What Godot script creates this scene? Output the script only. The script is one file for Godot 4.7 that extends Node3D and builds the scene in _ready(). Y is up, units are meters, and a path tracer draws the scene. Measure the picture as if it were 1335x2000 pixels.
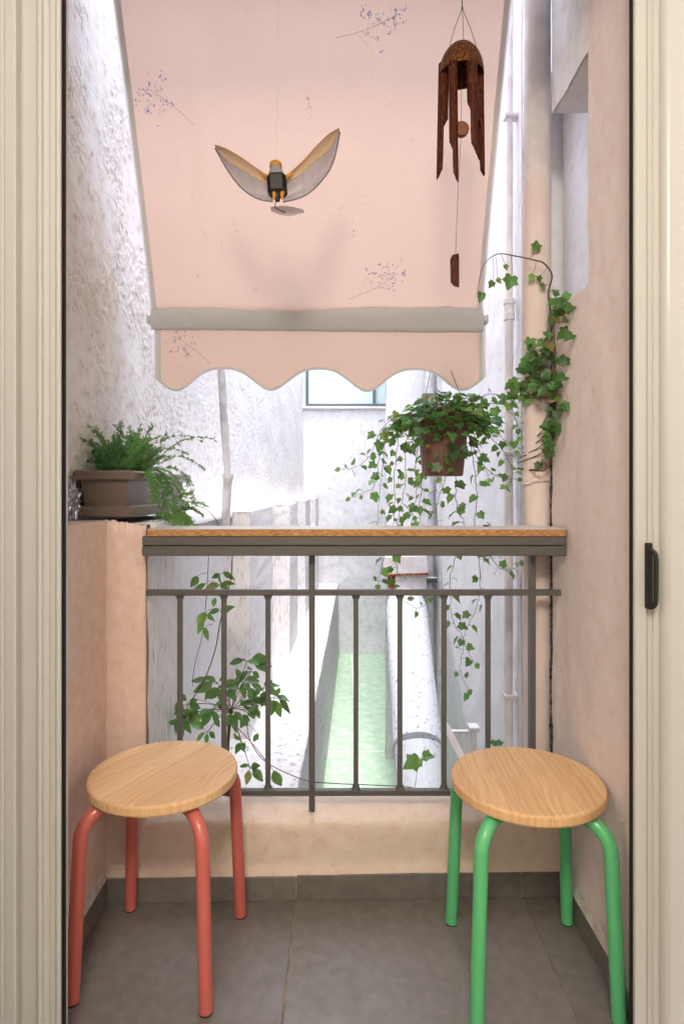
extends Node3D
# A small balcony seen from the room behind it: metres, y up. Depth d in front of the door camera is z = -d.

const EYE := 1.13          # camera height above the balcony tiles
const FOCAL := 1200.0      # focal length in photo pixels (photo is 1335 x 2000)

var rng := RandomNumberGenerator.new()
var taken := {}
var M := {}
var bumps := {}

# ------------------------------------------------------------------ scene tree helpers
func at(u: float, v: float, d: float) -> Vector3:      # a measured photo position at depth d, as a point of the place
	return Vector3((u - 666.0) * d / FOCAL, EYE - (v - 954.0) * d / FOCAL, -d)

func numbered(called: String) -> String:
	var n: int = taken.get(called, 0)
	taken[called] = n + 1
	return called if n == 0 else "%s_%03d" % [called, n]

func thing(called: String, label: String, category: String, base := Vector3.ZERO, group := "") -> Node3D:
	var o := Node3D.new()
	o.name = numbered(called)
	add_child(o, true)
	o.position = base
	o.set_meta("label", label)
	o.set_meta("category", category)
	if group != "":
		o.set_meta("group", group)
	return o

func setting(called: String) -> Node3D:
	var o := Node3D.new()
	o.name = numbered(called)
	add_child(o, true)
	o.set_meta("kind", "structure")
	return o

# a part whose mesh is given in world coordinates, or placed by xf (world)
func part(parent: Node3D, called: String, mesh: Mesh, mat: Material, xf := Transform3D.IDENTITY) -> MeshInstance3D:
	var o := MeshInstance3D.new()
	o.name = called
	o.mesh = mesh
	o.material_override = mat
	parent.add_child(o, true)
	var base := Vector3.ZERO
	var p: Node = parent
	while p != self:
		base += (p as Node3D).position
		p = p.get_parent()
	o.transform = Transform3D(Basis.IDENTITY, -base) * xf
	return o

# a part given in its parent's own axes
func piece(parent: Node3D, called: String, mesh: Mesh, mat: Material, xf := Transform3D.IDENTITY) -> MeshInstance3D:
	var o := MeshInstance3D.new()
	o.name = called
	o.mesh = mesh
	o.material_override = mat
	parent.add_child(o, true)
	o.transform = xf
	return o

# ------------------------------------------------------------------ mesh helpers
class Build:
	var v := PackedVector3Array()
	var n := PackedVector3Array()
	var uv := PackedVector2Array()
	func tri(a: Vector3, b: Vector3, c: Vector3, na: Vector3, nb: Vector3, nc: Vector3, ua := Vector2.ZERO, ub := Vector2.ZERO, uc := Vector2.ZERO) -> void:
		if (b - a).cross(c - a).dot(na + nb + nc) > 0.0:
			v.append_array([a, c, b]); n.append_array([na, nc, nb]); uv.append_array([ua, uc, ub])
		else:
			v.append_array([a, b, c]); n.append_array([na, nb, nc]); uv.append_array([ua, ub, uc])
	func flat(a: Vector3, b: Vector3, c: Vector3, outward: Vector3) -> void:
		var m := (b - a).cross(c - a)
		if m.length_squared() < 1e-20:
			return
		m = m.normalized()
		if m.dot(outward) < 0.0:
			m = -m
		tri(a, b, c, m, m, m)
	func quad(a: Vector3, b: Vector3, c: Vector3, d: Vector3, outward: Vector3) -> void:
		flat(a, b, c, outward)
		flat(a, c, d, outward)
	# box with chamfered edges
	func box(lo: Vector3, hi: Vector3, c := 0.002, xf := Transform3D.IDENTITY) -> void:
		var ce := (lo + hi) / 2.0
		var h := (hi - lo) / 2.0
		c = minf(c, minf(h.x, minf(h.y, h.z)) * 0.9)
		var P := func(s: Vector3, k: int) -> Vector3:
			var q := h - Vector3(c, c, c)
			q[k] = h[k]
			return xf * (ce + q * s)
		var o := xf * ce
		for k in 3:
			var i := (k + 1) % 3
			var j := (k + 2) % 3
			for s in [-1.0, 1.0]:
				var q := []
				for t in [[-1, -1], [1, -1], [1, 1], [-1, 1]]:
					var e := Vector3.ZERO
					e[k] = s; e[i] = t[0]; e[j] = t[1]
					q.append(P.call(e, k))
				quad(q[0], q[1], q[2], q[3], (q[0] + q[2]) / 2.0 - o)
		if c <= 0.0:
			return
		for k in 3:                      # edges along k
			var i := (k + 1) % 3
			var j := (k + 2) % 3
			for t in [[-1, -1], [1, -1], [1, 1], [-1, 1]]:
				var a := Vector3.ZERO
				a[i] = t[0]; a[j] = t[1]; a[k] = -1
				var b := a
				b[k] = 1
				var q0: Vector3 = P.call(a, i)
				var q1: Vector3 = P.call(b, i)
				var q2: Vector3 = P.call(b, j)
				var q3: Vector3 = P.call(a, j)
				quad(q0, q1, q2, q3, (q0 + q2) / 2.0 - o)
		for sx in [-1.0, 1.0]:
			for sy in [-1.0, 1.0]:
				for sz in [-1.0, 1.0]:
					var s := Vector3(sx, sy, sz)
					var q: Vector3 = P.call(s, 0)
					flat(q, P.call(s, 1), P.call(s, 2), q - o)
	# swept round tube; radii per point
	func tube(pts: Array, radii: Array, sides := 10, caps := true) -> void:
		var m := pts.size()
		var t0: Vector3 = (pts[1] - pts[0]).normalized()
		var side := t0.cross(Vector3.UP if absf(t0.y) < 0.9 else Vector3.RIGHT).normalized()
		var rings := []
		var norms := []
		for k in m:
			var t: Vector3 = (pts[mini(k + 1, m - 1)] - pts[maxi(k - 1, 0)]).normalized()
			side = (side - t * side.dot(t)).normalized()
			var up := t.cross(side)
			var r := []
			var nn := []
			for s in sides + 1:
				var a := TAU * s / sides
				var dirn := side * cos(a) + up * sin(a)
				nn.append(dirn)
				r.append(pts[k] + dirn * float(radii[mini(k, radii.size() - 1)]))
			rings.append(r); norms.append(nn)
		for k in m - 1:
			for s in sides:
				tri(rings[k][s], rings[k][s + 1], rings[k + 1][s], norms[k][s], norms[k][s + 1], norms[k + 1][s])
				tri(rings[k][s + 1], rings[k + 1][s + 1], rings[k + 1][s], norms[k][s + 1], norms[k + 1][s + 1], norms[k + 1][s])
		if caps:
			for e in [0, m - 1]:
				var w: Vector3 = (pts[0] - pts[1]) if e == 0 else (pts[m - 1] - pts[m - 2])
				for s in sides:
					flat(pts[e], rings[e][s], rings[e][s + 1], w)
	# lathe: profile of Vector2(radius, height) round the y axis at base
	func lathe(prof: Array, base: Vector3, sides := 24) -> void:
		for k in prof.size() - 1:
			var p: Vector2 = prof[k]
			var q: Vector2 = prof[k + 1]
			var e := q - p
			if e.length() < 1e-7:
				continue
			var nn := Vector2(e.y, -e.x).normalized()
			for s in sides:
				var a := TAU * s / sides
				var b := TAU * (s + 1) / sides
				var ca := Vector3(cos(a), 0, sin(a))
				var cb := Vector3(cos(b), 0, sin(b))
				var na := (ca * nn.x + Vector3.UP * nn.y)
				var nb := (cb * nn.x + Vector3.UP * nn.y)
				var A := base + ca * p.x + Vector3.UP * p.y
				var B := base + cb * p.x + Vector3.UP * p.y
				var C := base + cb * q.x + Vector3.UP * q.y
				var D := base + ca * q.x + Vector3.UP * q.y
				if p.x > 1e-6:
					tri(A, B, C, na, nb, nb)
				if q.x > 1e-6:
					tri(A, C, D, na, nb, na)
	# smooth sheet from a grid of points; outward tells which side is the front
	func sheet(pts: Array, uvs: Array, nu: int, nv: int, outward: Vector3) -> void:
		var nm := PackedVector3Array()
		nm.resize(nu * nv)
		for j in nv:
			for i in nu:
				var du: Vector3 = pts[j * nu + mini(i + 1, nu - 1)] - pts[j * nu + maxi(i - 1, 0)]
				var dv: Vector3 = pts[mini(j + 1, nv - 1) * nu + i] - pts[maxi(j - 1, 0) * nu + i]
				var q := du.cross(dv).normalized()
				nm[j * nu + i] = q if q.dot(outward) > 0.0 else -q
		var has := uvs.size() > 0
		for j in nv - 1:
			for i in nu - 1:
				var a := j * nu + i
				var b := a + 1
				var c := a + nu + 1
				var d := a + nu
				if has:
					tri(pts[a], pts[b], pts[c], nm[a], nm[b], nm[c], uvs[a], uvs[b], uvs[c])
					tri(pts[a], pts[c], pts[d], nm[a], nm[c], nm[d], uvs[a], uvs[c], uvs[d])
				else:
					tri(pts[a], pts[b], pts[c], nm[a], nm[b], nm[c])
					tri(pts[a], pts[c], pts[d], nm[a], nm[c], nm[d])
	func done() -> ArrayMesh:
		var arr := []
		arr.resize(Mesh.ARRAY_MAX)
		arr[Mesh.ARRAY_VERTEX] = v
		arr[Mesh.ARRAY_NORMAL] = n
		arr[Mesh.ARRAY_TEX_UV] = uv
		var am := ArrayMesh.new()
		am.add_surface_from_arrays(Mesh.PRIMITIVE_TRIANGLES, arr)
		return am

func box_mesh(lo: Vector3, hi: Vector3, c := 0.002) -> ArrayMesh:
	var b := Build.new()
	b.box(lo, hi, c)
	return b.done()

# box by x range, y range, depth range
func block(x0: float, x1: float, y0: float, y1: float, d0: float, d1: float, c := 0.002) -> ArrayMesh:
	return box_mesh(Vector3(x0, y0, -d1), Vector3(x1, y1, -d0), c)

func tube_mesh(pts: Array, radii: Array, sides := 10) -> ArrayMesh:
	var b := Build.new()
	b.tube(pts, radii, sides)
	return b.done()

func smooth_path(ctrl: Array, per := 6) -> Array:
	var out := []
	var m := ctrl.size()
	for k in m - 1:
		var p0: Vector3 = ctrl[maxi(k - 1, 0)]
		var p1: Vector3 = ctrl[k]
		var p2: Vector3 = ctrl[k + 1]
		var p3: Vector3 = ctrl[mini(k + 2, m - 1)]
		for s in per:
			out.append(p1.cubic_interpolate(p2, p0, p3, float(s) / per))
	out.append(ctrl[m - 1])
	return out

func noise(freq: float, sd: int, oct := 4, kind := FastNoiseLite.TYPE_SIMPLEX_SMOOTH) -> FastNoiseLite:
	var f := FastNoiseLite.new()
	f.noise_type = kind
	f.frequency = freq
	f.seed = sd
	f.fractal_octaves = oct
	return f

# plastered wall face: a grid spanned by origin + u*U + v*V, pushed along N by noise
func plaster_face(o: Vector3, U: Vector3, V: Vector3, N: Vector3, nu: int, nv: int, push: Callable) -> ArrayMesh:
	var pts := []
	for j in nv:
		for i in nu:
			var p := o + U * (float(i) / (nu - 1)) + V * (float(j) / (nv - 1))
			pts.append(p + N * float(push.call(p)))
	var b := Build.new()
	b.sheet(pts, [], nu, nv, N)
	return b.done()

# ------------------------------------------------------------------ materials
func lin(r: float, g: float, b: float) -> Color:
	return Color(r, g, b).linear_to_srgb()

func mat(c: Color, rough := 0.8, metal := 0.0) -> StandardMaterial3D:
	var m := StandardMaterial3D.new()
	m.albedo_color = c
	m.roughness = rough
	m.metallic = metal
	return m

func noise_tex(freq: float, sd: int, oct := 5, colors := [], stops := [], kind := FastNoiseLite.TYPE_SIMPLEX_SMOOTH, size := 512, stretch := Vector2.ONE) -> NoiseTexture2D:
	var t := NoiseTexture2D.new()
	t.width = int(size * stretch.x)
	t.height = int(size * stretch.y)
	t.seamless = true
	t.noise = noise(freq, sd, oct, kind)
	if colors.size() > 0:
		var g := Gradient.new()
		g.colors = PackedColorArray(colors)
		g.offsets = PackedFloat32Array(stops)
		t.color_ramp = g
	return t

func tri_map(m: StandardMaterial3D, scale: Vector3, world := false) -> void:
	m.uv1_triplanar = true
	m.uv1_world_triplanar = world
	m.uv1_scale = scale
	m.uv1_triplanar_sharpness = 4.0

func plaster(colors: Array, stops: Array, sd: int, relief: float, scale := 1.2, freq := 0.006, bump_freq := 0.03) -> StandardMaterial3D:
	var m := mat(Color.WHITE, 0.92)
	var size := 1024 if sd < 54 else 512
	m.albedo_texture = noise_tex(freq * 1024.0 / size, sd, 7, colors, stops, FastNoiseLite.TYPE_SIMPLEX_SMOOTH, size)
	m.heightmap_enabled = true
	if not bumps.has(bump_freq):
		bumps[bump_freq] = noise_tex(bump_freq, 77, 5, [], [], FastNoiseLite.TYPE_SIMPLEX_SMOOTH, 1024)
	m.heightmap_texture = bumps[bump_freq]
	m.heightmap_scale = relief
	m.metallic_specular = 0.2
	tri_map(m, Vector3.ONE * scale)
	return m

func dab(im: Image, x: float, y: float, rx: float, ry: float, turn: float, c: Color, a := 1.0) -> void:
	var r := int(ceil(maxf(rx, ry))) + 1
	var ct := cos(turn)
	var sn := sin(turn)
	for j in range(int(y) - r, int(y) + r + 1):
		for i in range(int(x) - r, int(x) + r + 1):
			if i < 0 or j < 0 or i >= im.get_width() or j >= im.get_height():
				continue
			var dx := i - x
			var dy := j - y
			var e := Vector2((dx * ct + dy * sn) / rx, (-dx * sn + dy * ct) / ry).length()
			var k := clampf((1.15 - e) * maxf(minf(rx, ry), 1.0), 0.0, 1.0) * a
			if k > 0.0:
				im.set_pixel(i, j, im.get_pixel(i, j).lerp(c, k))

func line(im: Image, p: Vector2, q: Vector2, w: float, c: Color, a := 0.7) -> void:
	var n := int((q - p).length() / 1.0) + 1
	for k in n + 1:
		var s := p.lerp(q, float(k) / n)
		dab(im, s.x, s.y, w, w, 0, c, a * 0.6)

# a printed sprig: thin stem from p to q with twigs and a cloud of small slate-blue petals near q
func sprig(im: Image, p: Vector2, q: Vector2, spread: float, count: int) -> void:
	var stem := Color(0.60, 0.47, 0.42)
	var dirn := (q - p).normalized()
	var nrm := Vector2(-dirn.y, dirn.x)
	var length := (q - p).length()
	var prev := p
	for k in range(1, 13):
		var t := k / 12.0
		var s := p.lerp(q, t) + nrm * sin(t * 3.0) * length * 0.04
		line(im, prev, s, 1.3, stem, 0.8)
		prev = s
	for k in 9:
		var t := rng.randf_range(0.2, 0.95)
		var s := p.lerp(q, t) + nrm * sin(t * 3.0) * length * 0.04
		var e := s + (dirn * rng.randf_range(0.1, 0.3) + nrm * rng.randf_range(-0.32, 0.32)) * length
		line(im, s, e, 1.0, stem, 0.5)
	for k in count:
		var c := p.lerp(q, rng.randf_range(0.55, 1.15)) + nrm * rng.randfn(0, spread) + dirn * rng.randfn(0, spread * 0.4)
		var col: Color = [Color(0.47, 0.45, 0.56), Color(0.56, 0.53, 0.62), Color(0.40, 0.39, 0.50), Color(0.66, 0.60, 0.62)][rng.randi() % 4]
		for q2 in rng.randi_range(1, 4):
			var o := Vector2(rng.randfn(0, 4.5), rng.randfn(0, 4.5))
			dab(im, c.x + o.x, c.y + o.y, rng.randf_range(2.6, 4.6), rng.randf_range(1.5, 2.4), rng.randf_range(0, PI), col, 0.85)

func canvas_texture() -> ImageTexture:
	var w := 1280
	var h := 1490
	var im := Image.create_empty(w, h, false, Image.FORMAT_RGB8)
	im.fill(Color(0.85, 0.745, 0.69))
	var k := w / 1.116
	for s in [[0.190, 0.415, 0.070, 0.330], [0.195, 1.155, 0.075, 1.065]]:
		sprig(im, Vector2(s[0], s[1]) * k, Vector2(s[2], s[3]) * k, 30, 26)
	for s in [[0.625, 0.205, 0.80, 0.150], [0.665, 0.935, 0.83, 0.85]]:
		sprig(im, Vector2(s[0], s[1]) * k, Vector2(s[2], s[3]) * k, 30, 34)
	# dirt flecks: little upright runs of dark specks
	var dirt := Color(0.50, 0.37, 0.33)
	for s in [[0.542, 0.36, 16], [0.548, 0.385, 10], [0.68, 0.725, 12], [0.20, 0.735, 7], [0.25, 0.76, 6], [0.715, 0.62, 6], [0.35, 0.90, 5], [0.16, 0.86, 6], [0.30, 0.70, 5], [0.60, 0.50, 4], [0.13, 0.50, 8], [0.17, 0.62, 5], [0.42, 0.30, 3], [0.86, 0.45, 3], [0.64, 0.66, 4]]:
		for q in s[2]:
			dab(im, s[0] * k + rng.randfn(0, 4), s[1] * k + rng.randfn(0, 14), rng.randf_range(0.8, 1.8), rng.randf_range(1.5, 5.0), rng.randf_range(-0.3, 0.3), dirt, rng.randf_range(0.25, 0.75))
	for q in 260:
		dab(im, rng.randf() * w, rng.randf() * h, rng.randf_range(0.6, 1.6), rng.randf_range(0.8, 3.0), rng.randf_range(-0.4, 0.4), dirt, rng.randf_range(0.1, 0.35))
	# weave: every thread a slightly different tone
	var slub := noise(0.35, 909, 2)
	var fleck := noise(0.004, 910, 3)
	for j in h:
		for i in w:
			var d := slub.get_noise_2d(i * 0.12, j * 1.0) * 0.012 + slub.get_noise_2d(i * 1.0 + 5000.0, j * 0.12) * 0.012 + fleck.get_noise_2d(i, j) * 0.008
			var c := im.get_pixel(i, j)
			im.set_pixel(i, j, Color(c.r + d, c.g + d, c.b + d))
	return ImageTexture.create_from_image(im)

func wood_texture(tones: Array, strips: int, sd: int) -> ImageTexture:
	var n := 512
	var im := Image.create_empty(n, n, false, Image.FORMAT_RGB8)
	var wob := noise(0.004, sd, 2)
	var fine := noise(0.5, sd + 1, 3)
	var ring := noise(0.05, sd + 2, 3)
	var r := RandomNumberGenerator.new()
	r.seed = sd
	var shift := []
	var tone := []
	for s in strips + 1:
		shift.append(r.randf_range(0, 900)); tone.append(r.randf_range(-0.17, 0.17))
	for j in n:
		for i in n:
			var s := int(float(i) * strips / n)
			var x: float = i + shift[s] + wob.get_noise_2d(shift[s], j * 0.5) * 30.0
			var g := 0.5 + 0.5 * ring.get_noise_2d(x * 1.6, j * 0.012 + shift[s])
			var lines := absf(sin(x * 0.17 + ring.get_noise_2d(x * 0.2, j * 0.03) * 5.0))
			var f := fine.get_noise_2d(i, j * 0.02)
			var k: float = clampf(0.25 + g * 0.45 + (1.0 - lines) * 0.28 + f * 0.15 + tone[s], 0, 1)
			var c: Color = tones[0].lerp(tones[1], k)
			if i % int(float(n) / strips) < 2:
				c = c.darkened(0.06)
			im.set_pixel(i, j, c)
	return ImageTexture.create_from_image(im)

func make_materials() -> void:
	M.salmon = plaster([Color(0.85, 0.73, 0.68), Color(0.878, 0.775, 0.732), Color(0.885, 0.787, 0.747), Color(0.90, 0.82, 0.785)], [0.06, 0.33, 0.65, 0.95], 11, 0.09, 1.2, 0.016, 0.14)
	M.pink = plaster([Color(0.875, 0.80, 0.782), Color(0.897, 0.842, 0.826), Color(0.90, 0.85, 0.835), Color(0.91, 0.872, 0.862)], [0.04, 0.35, 0.65, 0.98], 23, 0.10, 1.2, 0.014, 0.14)
	M.pink_pipe = plaster([Color(0.865, 0.805, 0.785), Color(0.885, 0.83, 0.812)], [0.2, 0.8], 29, 0.03)
	M.parapet = plaster([Color(0.84, 0.745, 0.68), Color(0.875, 0.80, 0.745), Color(0.88, 0.81, 0.757), Color(0.89, 0.84, 0.80)], [0.08, 0.33, 0.65, 0.95], 31, 0.12, 1.2, 0.014, 0.14)
	M.white_plaster = plaster([Color(0.84, 0.828, 0.83), Color(0.88, 0.875, 0.883), Color(0.895, 0.89, 0.90)], [0.05, 0.3, 0.7], 41, 0.14, 1.2, 0.014, 0.09)
	M.rough_white = plaster([Color(0.60, 0.50, 0.46), Color(0.80, 0.77, 0.76), Color(0.865, 0.855, 0.855), Color(0.895, 0.89, 0.89)], [0.02, 0.13, 0.36, 0.75], 43, 0.10, 0.9, 0.02, 0.09)
	M.streaked = plaster([Color(0.66, 0.59, 0.57), Color(0.84, 0.815, 0.815), Color(0.885, 0.875, 0.885)], [0.06, 0.26, 0.5], 47, 0.25, 1.0, 0.03, 0.03)
	M.streaked.uv1_scale = Vector3(1.6, 0.35, 1.6)
	M.far_white = plaster([Color(0.80, 0.785, 0.785), Color(0.872, 0.867, 0.877), Color(0.90, 0.895, 0.905)], [0.05, 0.3, 0.6], 53, 0.2, 0.55, 0.02)
	M.ceiling = mat(Color(0.90, 0.89, 0.87), 0.9)
	M.mortar = plaster([Color(0.78, 0.74, 0.71), Color(0.86, 0.835, 0.82)], [0.3, 0.7], 59, 0.2, 3.0)
	M.crack = plaster([Color(0.20, 0.17, 0.15), Color(0.45, 0.41, 0.39)], [0.35, 0.7], 61, 0.5, 4.0, 0.02)
	# tiles
	for k in 3:
		var m := mat(Color.WHITE, 0.42)
		var d := [0.0, 0.012, -0.01][k] as float
		m.albedo_texture = noise_tex(0.015, 70 + k, 7, [Color(0.425 + d, 0.40 + d, 0.383 + d), Color(0.45 + d, 0.427 + d, 0.41 + d), Color(0.478 + d, 0.457 + d, 0.44 + d)], [0.12, 0.5, 0.9], FastNoiseLite.TYPE_SIMPLEX_SMOOTH, 1024)
		m.roughness_texture = noise_tex(0.02, 75 + k, 5, [Color(0.85, 0.85, 0.85), Color(1, 1, 1)], [0.3, 0.7])
		m.roughness = 0.5
		m.heightmap_enabled = true
		m.heightmap_texture = noise_tex(0.06, 80 + k, 4)
		m.heightmap_scale = 0.025
		tri_map(m, Vector3.ONE * 1.4)
		m.uv1_offset = Vector3(k * 0.31, 0, k * 0.17)
		M["tile%d" % k] = m
	M.grout = plaster([Color(0.50, 0.45, 0.37), Color(0.64, 0.58, 0.48)], [0.3, 0.7], 87, 0.05, 3.0)
	# metal
	M.rail = mat(Color(0.36, 0.355, 0.35), 0.5)
	M.rail.heightmap_enabled = true
	M.rail.heightmap_texture = noise_tex(0.03, 91, 4)
	M.rail.heightmap_scale = 0.06
	tri_map(M.rail, Vector3.ONE * 3.0)
	M.red_paint = mat(Color(0.775, 0.40, 0.36), 0.28)
	M.green_paint = mat(Color(0.36, 0.745, 0.495), 0.3)
	for m in [M.red_paint, M.green_paint]:
		m.clearcoat_enabled = true
		m.clearcoat = 0.4
		m.clearcoat_roughness = 0.15
	for m in [M.red_paint, M.green_paint]:
		m.roughness_texture = noise_tex(0.03, 191, 5, [Color(0.6, 0.6, 0.6), Color(1, 1, 1)], [0.3, 0.7])
		m.roughness = 0.5
		tri_map(m, Vector3.ONE * 5.0)
	M.rubber = mat(Color(0.10, 0.10, 0.10), 0.8)
	# wood
	M.pine = mat(Color.WHITE, 0.55)
	M.pine.albedo_texture = wood_texture([Color(0.935, 0.82, 0.665), Color(0.81, 0.635, 0.455)], 6, 5)
	tri_map(M.pine, Vector3.ONE * 2.4)
	M.pine_warm = mat(Color.WHITE, 0.55)
	M.pine_warm.albedo_texture = wood_texture([Color(0.93, 0.795, 0.61), Color(0.79, 0.60, 0.415)], 6, 9)
	tri_map(M.pine_warm, Vector3.ONE * 2.4)
	M.chipboard = plaster([Color(0.50, 0.35, 0.22), Color(0.68, 0.51, 0.34), Color(0.73, 0.56, 0.39), Color(0.80, 0.66, 0.49)], [0.08, 0.35, 0.6, 0.9], 97, 0.08, 4.0, 0.02)
	M.chipboard.uv1_scale = Vector3(2.0, 9.0, 9.0)
	M.laminate = mat(Color(0.84, 0.82, 0.81), 0.35)
	# awning
	M.canvas = mat(Color.WHITE, 0.9)
	M.canvas.albedo_texture = canvas_texture()
	M.canvas.backlight_enabled = true
	M.canvas.backlight = Color(0.85, 0.85, 0.85)
	M.hem = mat(Color(0.765, 0.765, 0.77), 0.85)
	M.hem.backlight_enabled = true
	M.hem.backlight = Color(0.75, 0.75, 0.75)
	M.alu = mat(Color(0.75, 0.75, 0.76), 0.4, 0.6)
	# door
	M.cream = mat(Color(0.735, 0.73, 0.715), 0.3)
	M.cream.metallic_specular = 0.5
	M.seal = mat(Color(0.025, 0.025, 0.027), 0.95)
	M.black = mat(Color(0.035, 0.033, 0.03), 0.55)
	# plants
	var greens := [lin(0.014, 0.056, 0.018), lin(0.026, 0.10, 0.026), lin(0.055, 0.185, 0.038), lin(0.14, 0.25, 0.05), lin(0.09, 0.15, 0.105), lin(0.20, 0.13, 0.06)]
	for k in greens.size():
		var m := mat(greens[k], 0.45)
		m.backlight_enabled = true
		m.backlight = Color(0.48, 0.62, 0.28)
		M["leaf%d" % k] = m
	M.stem = mat(lin(0.10, 0.065, 0.04), 0.8)
	M.green_stem = mat(lin(0.09, 0.15, 0.05), 0.7)
	M.fern_dark = mat(lin(0.04, 0.14, 0.04), 0.6)
	M.fern_light = mat(lin(0.09, 0.24, 0.05), 0.6)
	for m in [M.fern_dark, M.fern_light]:
		m.backlight_enabled = true
		m.backlight = Color(0.6, 0.7, 0.4)
	M.soil = mat(lin(0.035, 0.022, 0.015), 0.95)
	M.pot = mat(lin(0.18, 0.082, 0.06), 0.5)
	M.planter = mat(lin(0.15, 0.108, 0.09), 0.3)
	M.wire = mat(lin(0.04, 0.035, 0.03), 0.6)
	M.foil = mat(Color(0.75, 0.77, 0.82), 0.22, 0.9)
	# shaft
	M.pvc = plaster([Color(0.74, 0.74, 0.755), Color(0.83, 0.83, 0.845)], [0.3, 0.65], 111, 0.03, 1.5)
	M.pvc_pale = plaster([Color(0.82, 0.795, 0.80), Color(0.865, 0.845, 0.85)], [0.3, 0.65], 113, 0.03, 1.5)
	M.duct = plaster([Color(0.30, 0.29, 0.30), Color(0.70, 0.71, 0.74), Color(0.83, 0.845, 0.87), Color(0.86, 0.875, 0.895)], [0.12, 0.20, 0.27, 0.6], 117, 0.08, 1.6, 0.02)
	M.duct.roughness = 0.5
	M.rust = plaster([Color(0.30, 0.13, 0.06), Color(0.62, 0.30, 0.13), Color(0.72, 0.58, 0.50)], [0.3, 0.52, 0.72], 119, 0.3, 3.0, 0.02)
	M.green_floor = plaster([Color(0.66, 0.765, 0.67), Color(0.70, 0.795, 0.70), Color(0.725, 0.81, 0.72), Color(0.79, 0.85, 0.78)], [0.15, 0.4, 0.62, 0.9], 121, 0.03, 0.7, 0.012)
	M.green_floor.roughness = 0.35
	M.green_joint = mat(Color(0.86, 0.89, 0.84), 0.8)
	M.concrete = plaster([Color(0.45, 0.43, 0.43), Color(0.77, 0.76, 0.76), Color(0.83, 0.82, 0.82)], [0.10, 0.26, 0.5], 123, 0.2, 1.0, 0.02)
	M.window_frame = mat(Color(0.40, 0.42, 0.44), 0.4, 0.4)
	M.frosted = mat(Color(0.80, 0.875, 0.88), 0.35)
	# chime, bird
	M.bamboo = plaster([Color(0.17, 0.075, 0.05), Color(0.29, 0.14, 0.09), Color(0.37, 0.195, 0.13)], [0.25, 0.5, 0.75], 131, 0.03, 5.0, 0.02)
	M.bamboo.uv1_scale = Vector3(14, 2, 14)
	M.bamboo.roughness = 0.45
	M.coconut = plaster([Color(0.13, 0.07, 0.045), Color(0.34, 0.19, 0.11), Color(0.56, 0.38, 0.22)], [0.3, 0.52, 0.75], 133, 0.12, 6.0, 0.03)
	M.coconut.roughness = 0.4
	M.wood_disc = mat(Color(0.50, 0.27, 0.14), 0.5)
	M.film = mat(Color(0.62, 0.60, 0.64, 0.5), 0.4)
	M.film.transparency = BaseMaterial3D.TRANSPARENCY_ALPHA
	M.ochre = mat(Color(0.74, 0.50, 0.18), 0.6)
	M.nylon = mat(Color(0.9, 0.88, 0.88, 0.2), 0.3)
	M.nylon.transparency = BaseMaterial3D.TRANSPARENCY_ALPHA
	M.tan_film = mat(Color(0.74, 0.62, 0.45, 0.62), 0.5)
	M.tan_film.transparency = BaseMaterial3D.TRANSPARENCY_ALPHA
	M.grey_plush = mat(Color(0.55, 0.54, 0.56), 0.9)
	# room
	M.room_wall = mat(Color(0.90, 0.89, 0.87), 0.9)
	M.room_floor = mat(Color(0.60, 0.54, 0.47), 0.5)
	M.lamp_glow = mat(Color(1, 0.9, 0.75), 0.5)
	M.lamp_glow.emission_enabled = true
	M.lamp_glow.emission = Color(1.0, 0.955, 0.895)
	M.lamp_glow.emission_energy_multiplier = 0.4

# ------------------------------------------------------------------ camera and light
func make_view() -> void:
	var cam := Camera3D.new()
	cam.name = "camera"
	add_child(cam)
	cam.position = Vector3(0, EYE, 0)
	cam.projection = Camera3D.PROJECTION_FRUSTUM
	cam.near = 0.05
	cam.far = 60.0
	cam.size = 0.05 * 2000.0 / FOCAL
	cam.frustum_offset = Vector2(1.5, -46.0) / FOCAL * 0.05
	cam.current = true
	var sky_mat := ProceduralSkyMaterial.new()
	sky_mat.sky_top_color = Color(0.90, 0.925, 0.985)
	sky_mat.sky_horizon_color = Color(0.95, 0.96, 0.99)
	sky_mat.ground_bottom_color = Color(0.5, 0.5, 0.5)
	sky_mat.ground_horizon_color = Color(0.8, 0.8, 0.8)
	sky_mat.sky_curve = 0.2
	sky_mat.sun_angle_max = 1.0
	var sky := Sky.new()
	sky.sky_material = sky_mat
	var env := Environment.new()
	env.background_mode = Environment.BG_SKY
	env.sky = sky
	env.background_energy_multiplier = 1.0
	env.tonemap_mode = Environment.TONE_MAPPER_LINEAR
	env.tonemap_exposure = 11.0
	env.sdfgi_enabled = true
	env.ssao_enabled = true
	env.ssil_enabled = true
	var we := WorldEnvironment.new()
	we.name = "world_environment"
	we.environment = env
	add_child(we)
	var sun := DirectionalLight3D.new()
	sun.name = "sun"
	add_child(sun)
	sun.light_energy = 0.15
	sun.light_color = Color(1.0, 0.97, 0.93)
	sun.light_angular_distance = 20.0
	sun.sky_mode = DirectionalLight3D.SKY_MODE_LIGHT_ONLY
	sun.shadow_enabled = true
	sun.rotation_degrees = Vector3(-74, 15, 0)

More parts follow.
